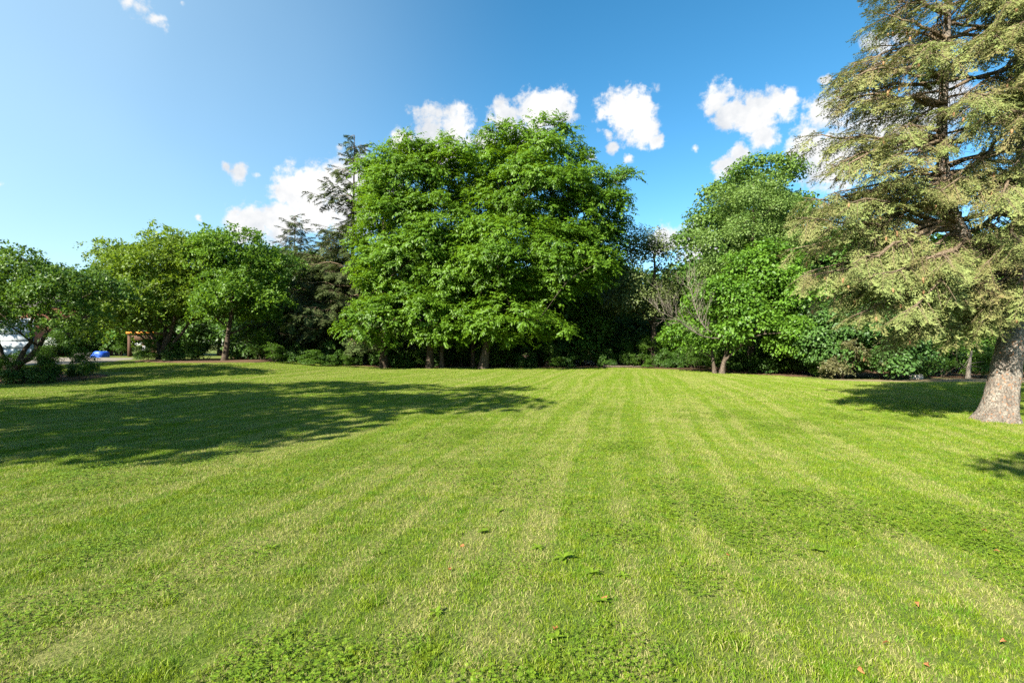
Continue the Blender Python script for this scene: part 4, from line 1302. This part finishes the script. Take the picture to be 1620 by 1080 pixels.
def lawn_depth(x, y):
    px = 810 + x / np.maximum(y, .5) * F
    e = np.interp(px, EDGE_PX, EDGE_D)
    return e
pts, rots, scl, idx = [], [], [], []
def inst(x, y, rz, s, i, zs=1.0):
    e = .15
    n = norm(np.array([-(terrain(x + e, y) - terrain(x - e, y)) / (2 * e), -(terrain(x, y + e) - terrain(x, y - e)) / (2 * e), 1.0]))
    pts.append((x, y, float(terrain(x, y))))
    # small tilt to the slope, then a turn about the vertical
    rots.append((-n[1] * math.cos(rz) + n[0] * -math.sin(rz) * -1 if False else 0.0, 0.0, rz) if abs(n[0]) + abs(n[1]) < .004 else euler_for(n, rz))
    scl.append((s, s, s * zs)); idx.append(i)
def euler_for(n, rz):
    q = Vector((0, 0, 1)).rotation_difference(Vector(n))
    from mathutils import Quaternion
    return tuple((q @ Quaternion((0, 0, 1), rz)).to_euler())
gr = np.random.default_rng(33)
def in_bed(x, y):
    if y > 30.8 and -27 < x < -15.4 and y > 30.6 + abs(x + 20) * .3: return True
    if x < -18.8 and 20.8 < y < 25.2: return True
    if y > 28.2 and x < -25.2: return True
    if x > 14.6 and y > 21.9: return True
    return False
for xx in np.arange(-30, 27, 1.0):
    for yy in np.arange(-2, 37, 1.0):
        if abs(xx) > abs(yy) * 1.25 + 4 or in_bed(xx, yy) or yy > lawn_depth(xx, yy) + 1.2:
            continue
        near = math.hypot(xx, yy) < 15
        inst(xx + gr.uniform(-.04, .04), yy + gr.uniform(-.04, .04), gr.integers(0, 4) * math.pi / 2 + gr.normal() * .03, 1.0, int(gr.integers(0, 4)) if near else int(4 + gr.integers(0, 2)), gr.uniform(.9, 1.12))
for k in range(1500):
    x = gr.uniform(-13, 13); y = gr.uniform(.8, 15)
    if abs(x) > y * 1.2 + 2: continue
    w_ = float(wobble(np.array([[x * .55, y * .55, 0.0]]), 1.0, 2.0)[0])
    if gr.random() < (.50 if x < .5 else .26) + w_ * .6:
        inst(x, y, gr.uniform(0, 6.28), gr.uniform(.5, 1.4), int(6 + gr.integers(0, 3)), .8)
for k in range(700):
    x = gr.uniform(-12, 12); y = gr.uniform(.8, 14)
    if abs(x) > y * 1.2 + 2: continue
    inst(x, y, gr.uniform(0, 6.28), gr.uniform(.5, 1.0), int(9 + gr.integers(0, 2)))

for k in range(60):                                   # longer grass the mower misses round the spruce trunk
    a_ = gr.uniform(0, 6.28); q_ = gr.uniform(.40, .62)
    c_ = base_at(1577, 10.4)
    inst(c_[0] + q_ * math.cos(a_), c_[1] + q_ * math.sin(a_), gr.uniform(0, 6.28), gr.uniform(.6, 1.2), int(9 + gr.integers(0, 2)))
me = bpy.data.meshes.new('grass')
me.from_pydata(pts, [], [])
for nm, ty, data, prop in (('rot', 'FLOAT_VECTOR', rots, 'vector'), ('scl', 'FLOAT_VECTOR', scl, 'vector')):
    at = me.attributes.new(nm, ty, 'POINT'); at.data.foreach_set(prop, np.array(data, np.float32).ravel())
at = me.attributes.new('idx', 'INT', 'POINT'); at.data.foreach_set('value', np.array(idx, np.int32))
go = bpy.data.objects.new('grass', me); COL.objects.link(go)
tag(go, 'short mown grass with clover covering the lawn', 'grass', kind='stuff')
ng = bpy.data.node_groups.new('grass_scatter', 'GeometryNodeTree')
ng.interface.new_socket('Geometry', in_out='INPUT', socket_type='NodeSocketGeometry')
ng.interface.new_socket('Geometry', in_out='OUTPUT', socket_type='NodeSocketGeometry')
gi = ng.nodes.new('NodeGroupInput'); gout = ng.nodes.new('NodeGroupOutput')
iop = ng.nodes.new('GeometryNodeInstanceOnPoints'); ci = ng.nodes.new('GeometryNodeCollectionInfo')
ci.inputs['Collection'].default_value = LIB
ci.inputs['Separate Children'].default_value = True
ci.inputs['Reset Children'].default_value = True
iop.inputs['Pick Instance'].default_value = True
def named(nm, ty):
    n = ng.nodes.new('GeometryNodeInputNamedAttribute'); n.data_type = ty; n.inputs['Name'].default_value = nm
    return n.outputs['Attribute']
er = ng.nodes.new('FunctionNodeEulerToRotation')
ng.links.new(gi.outputs[0], iop.inputs['Points'])
ng.links.new(ci.outputs[0], iop.inputs['Instance'])
ng.links.new(named('idx', 'INT'), iop.inputs['Instance Index'])
ng.links.new(named('rot', 'FLOAT_VECTOR'), er.inputs[0])
ng.links.new(er.outputs[0], iop.inputs['Rotation'])
ng.links.new(named('scl', 'FLOAT_VECTOR'), iop.inputs['Scale'])
ng.links.new(iop.outputs[0], gout.inputs[0])
md = go.modifiers.new('scatter', 'NODES'); md.node_group = ng

# ---- single weeds and fallen leaves that can be picked out
def rosette(seed):
    r = np.random.default_rng(seed); g = Geo()
    for k in range(9):
        a = k * 2.4 + r.normal() * .2; el = r.uniform(.15, .7)
        L_ = r.uniform(.07, .13); W_ = L_ * r.uniform(.30, .42)
        s = np.linspace(0, 1, 5)
        c = np.column_stack([s * L_ * math.cos(el), 0 * s, .012 + s * L_ * math.sin(el) - .5 * (s ** 2) * L_ * .55])
        w = W_ * np.sin(math.pi * np.clip(s * .9 + .08, 0, 1)) * .5
        v = np.concatenate([np.column_stack([c[:, 0], -w, c[:, 2] + w * .3]), c, np.column_stack([c[:, 0], w, c[:, 2] + w * .3])])
        ca, sa = math.cos(a), math.sin(a)
        v = np.column_stack([v[:, 0] * ca - v[:, 1] * sa, v[:, 0] * sa + v[:, 1] * ca, v[:, 2]])
        f = [(i, i + 1, i + 6, i + 5) for i in range(4)] + [(i + 5, i + 6, i + 11, i + 10) for i in range(4)]
        g.add(v, f, r.uniform(.2, .8))
    return g.mesh('weed', True)
wm = [rosette(k) for k in range(3)]
def ground_px(px, py):
    d = CAMZ * F / (py - HOR)
    for _ in range(4):
        x = (px - 810) / F * d
        d = (CAMZ - float(terrain(x, d))) * F / (py - HOR)
    return np.array(((px - 810) / F * d, d, float(terrain((px - 810) / F * d, d))))
for k, (px, py, s, lab) in enumerate([(892, 884, 1.5, 'largest broad-leaved weed in the lawn, right of centre'), (850, 868, 1.2, 'broad-leaved weed just left of the largest weed'), (765, 842, 1.1, 'dark green weed in the lawn upper left of the largest weed'),
                                      (938, 908, 1.2, 'broad-leaved weed just right of the largest weed'), (985, 912, 1.0, 'weed farthest right in the row of weeds near the centre'), (952, 952, 1.0, 'weed in the lawn below the row of weeds'), (880, 1010, 1.0, 'weed near the bottom edge below the largest weed'),
                                      (690, 970, 1.1, 'broad-leaved weed left of centre near the bottom edge'), (1295, 873, 1.2, 'weed in the right lawn beside a dry patch'), (430, 868, 1.1, 'dark weed in the left lawn'), (790, 808, 1.0, 'small weed highest up in the centre lawn')]):
    o = link('lawn_weed', wm[k % 3], M['clover']); p = ground_px(px, py); o.location = (p[0], p[1], p[2] + .006); o.rotation_euler = (0, 0, k * 1.9); o.scale = (s * .55,) * 3
    tag(o, lab, 'weed', 'single weeds in the lawn')
def leaf_mesh(seed):
    r = np.random.default_rng(seed); g = Geo()
    s = np.linspace(0, 1, 6); L_ = .042
    w = L_ * .24 * np.sin(math.pi * np.clip(s * .92 + .05, 0, 1)) * (1 + .2 * np.cos(s * 18))
    z = .015 * np.sin(s * 3.1) + r.normal(size=6) * .002
    c = np.column_stack([s * L_ - L_ / 2, 0 * s, z])
    v = np.concatenate([c + np.column_stack([0 * s, -w, w * .5]), c, c + np.column_stack([0 * s, w, w * .35])])
    f = [(i, i + 1, i + 7, i + 6) for i in range(5)] + [(i + 6, i + 7, i + 13, i + 12) for i in range(5)]
    g.add(v, f); return g.mesh('fallen_leaf', True)
lm = [leaf_mesh(k) for k in range(3)]
for k, (px, py, lab) in enumerate([(1556, 845, 'orange fallen leaf, upper of the two at the right edge of the lawn'), (1575, 879, 'small red fallen leaf at the right just below the orange one'), (1449, 963, 'pale fallen leaf standing upright in the lower right lawn'), (1583, 1023, 'orange fallen leaf near the lower right corner'), (1401, 1028, 'reddish fallen leaf in the lower right, left of the corner one'),
                                   (1362, 1068, 'orange fallen leaf at the bottom edge'), (1460, 1057, 'tiny orange fallen leaf at the bottom, right of the edge one'), (731, 869, 'brown fallen leaf in the centre lawn'), (1152, 880, 'brown fallen leaf right of the weeds'), (877, 997, 'tan fallen leaf near the bottom centre'), (955, 950, 'small brown fallen leaf by the weeds'), (1540, 702, 'orange fallen leaf in front of the spruce trunk'), (712, 903, 'pale fallen leaf left of the weeds')]):
    o = link('fallen_leaf', lm[k % 3], M['fallen']); p = ground_px(px, py); o.location = (p[0], p[1], p[2] + .034); o.rotation_euler = (k * .3 - .4, .3, k * 2.2)
    tag(o, lab, 'leaf', 'fallen leaves on the lawn')
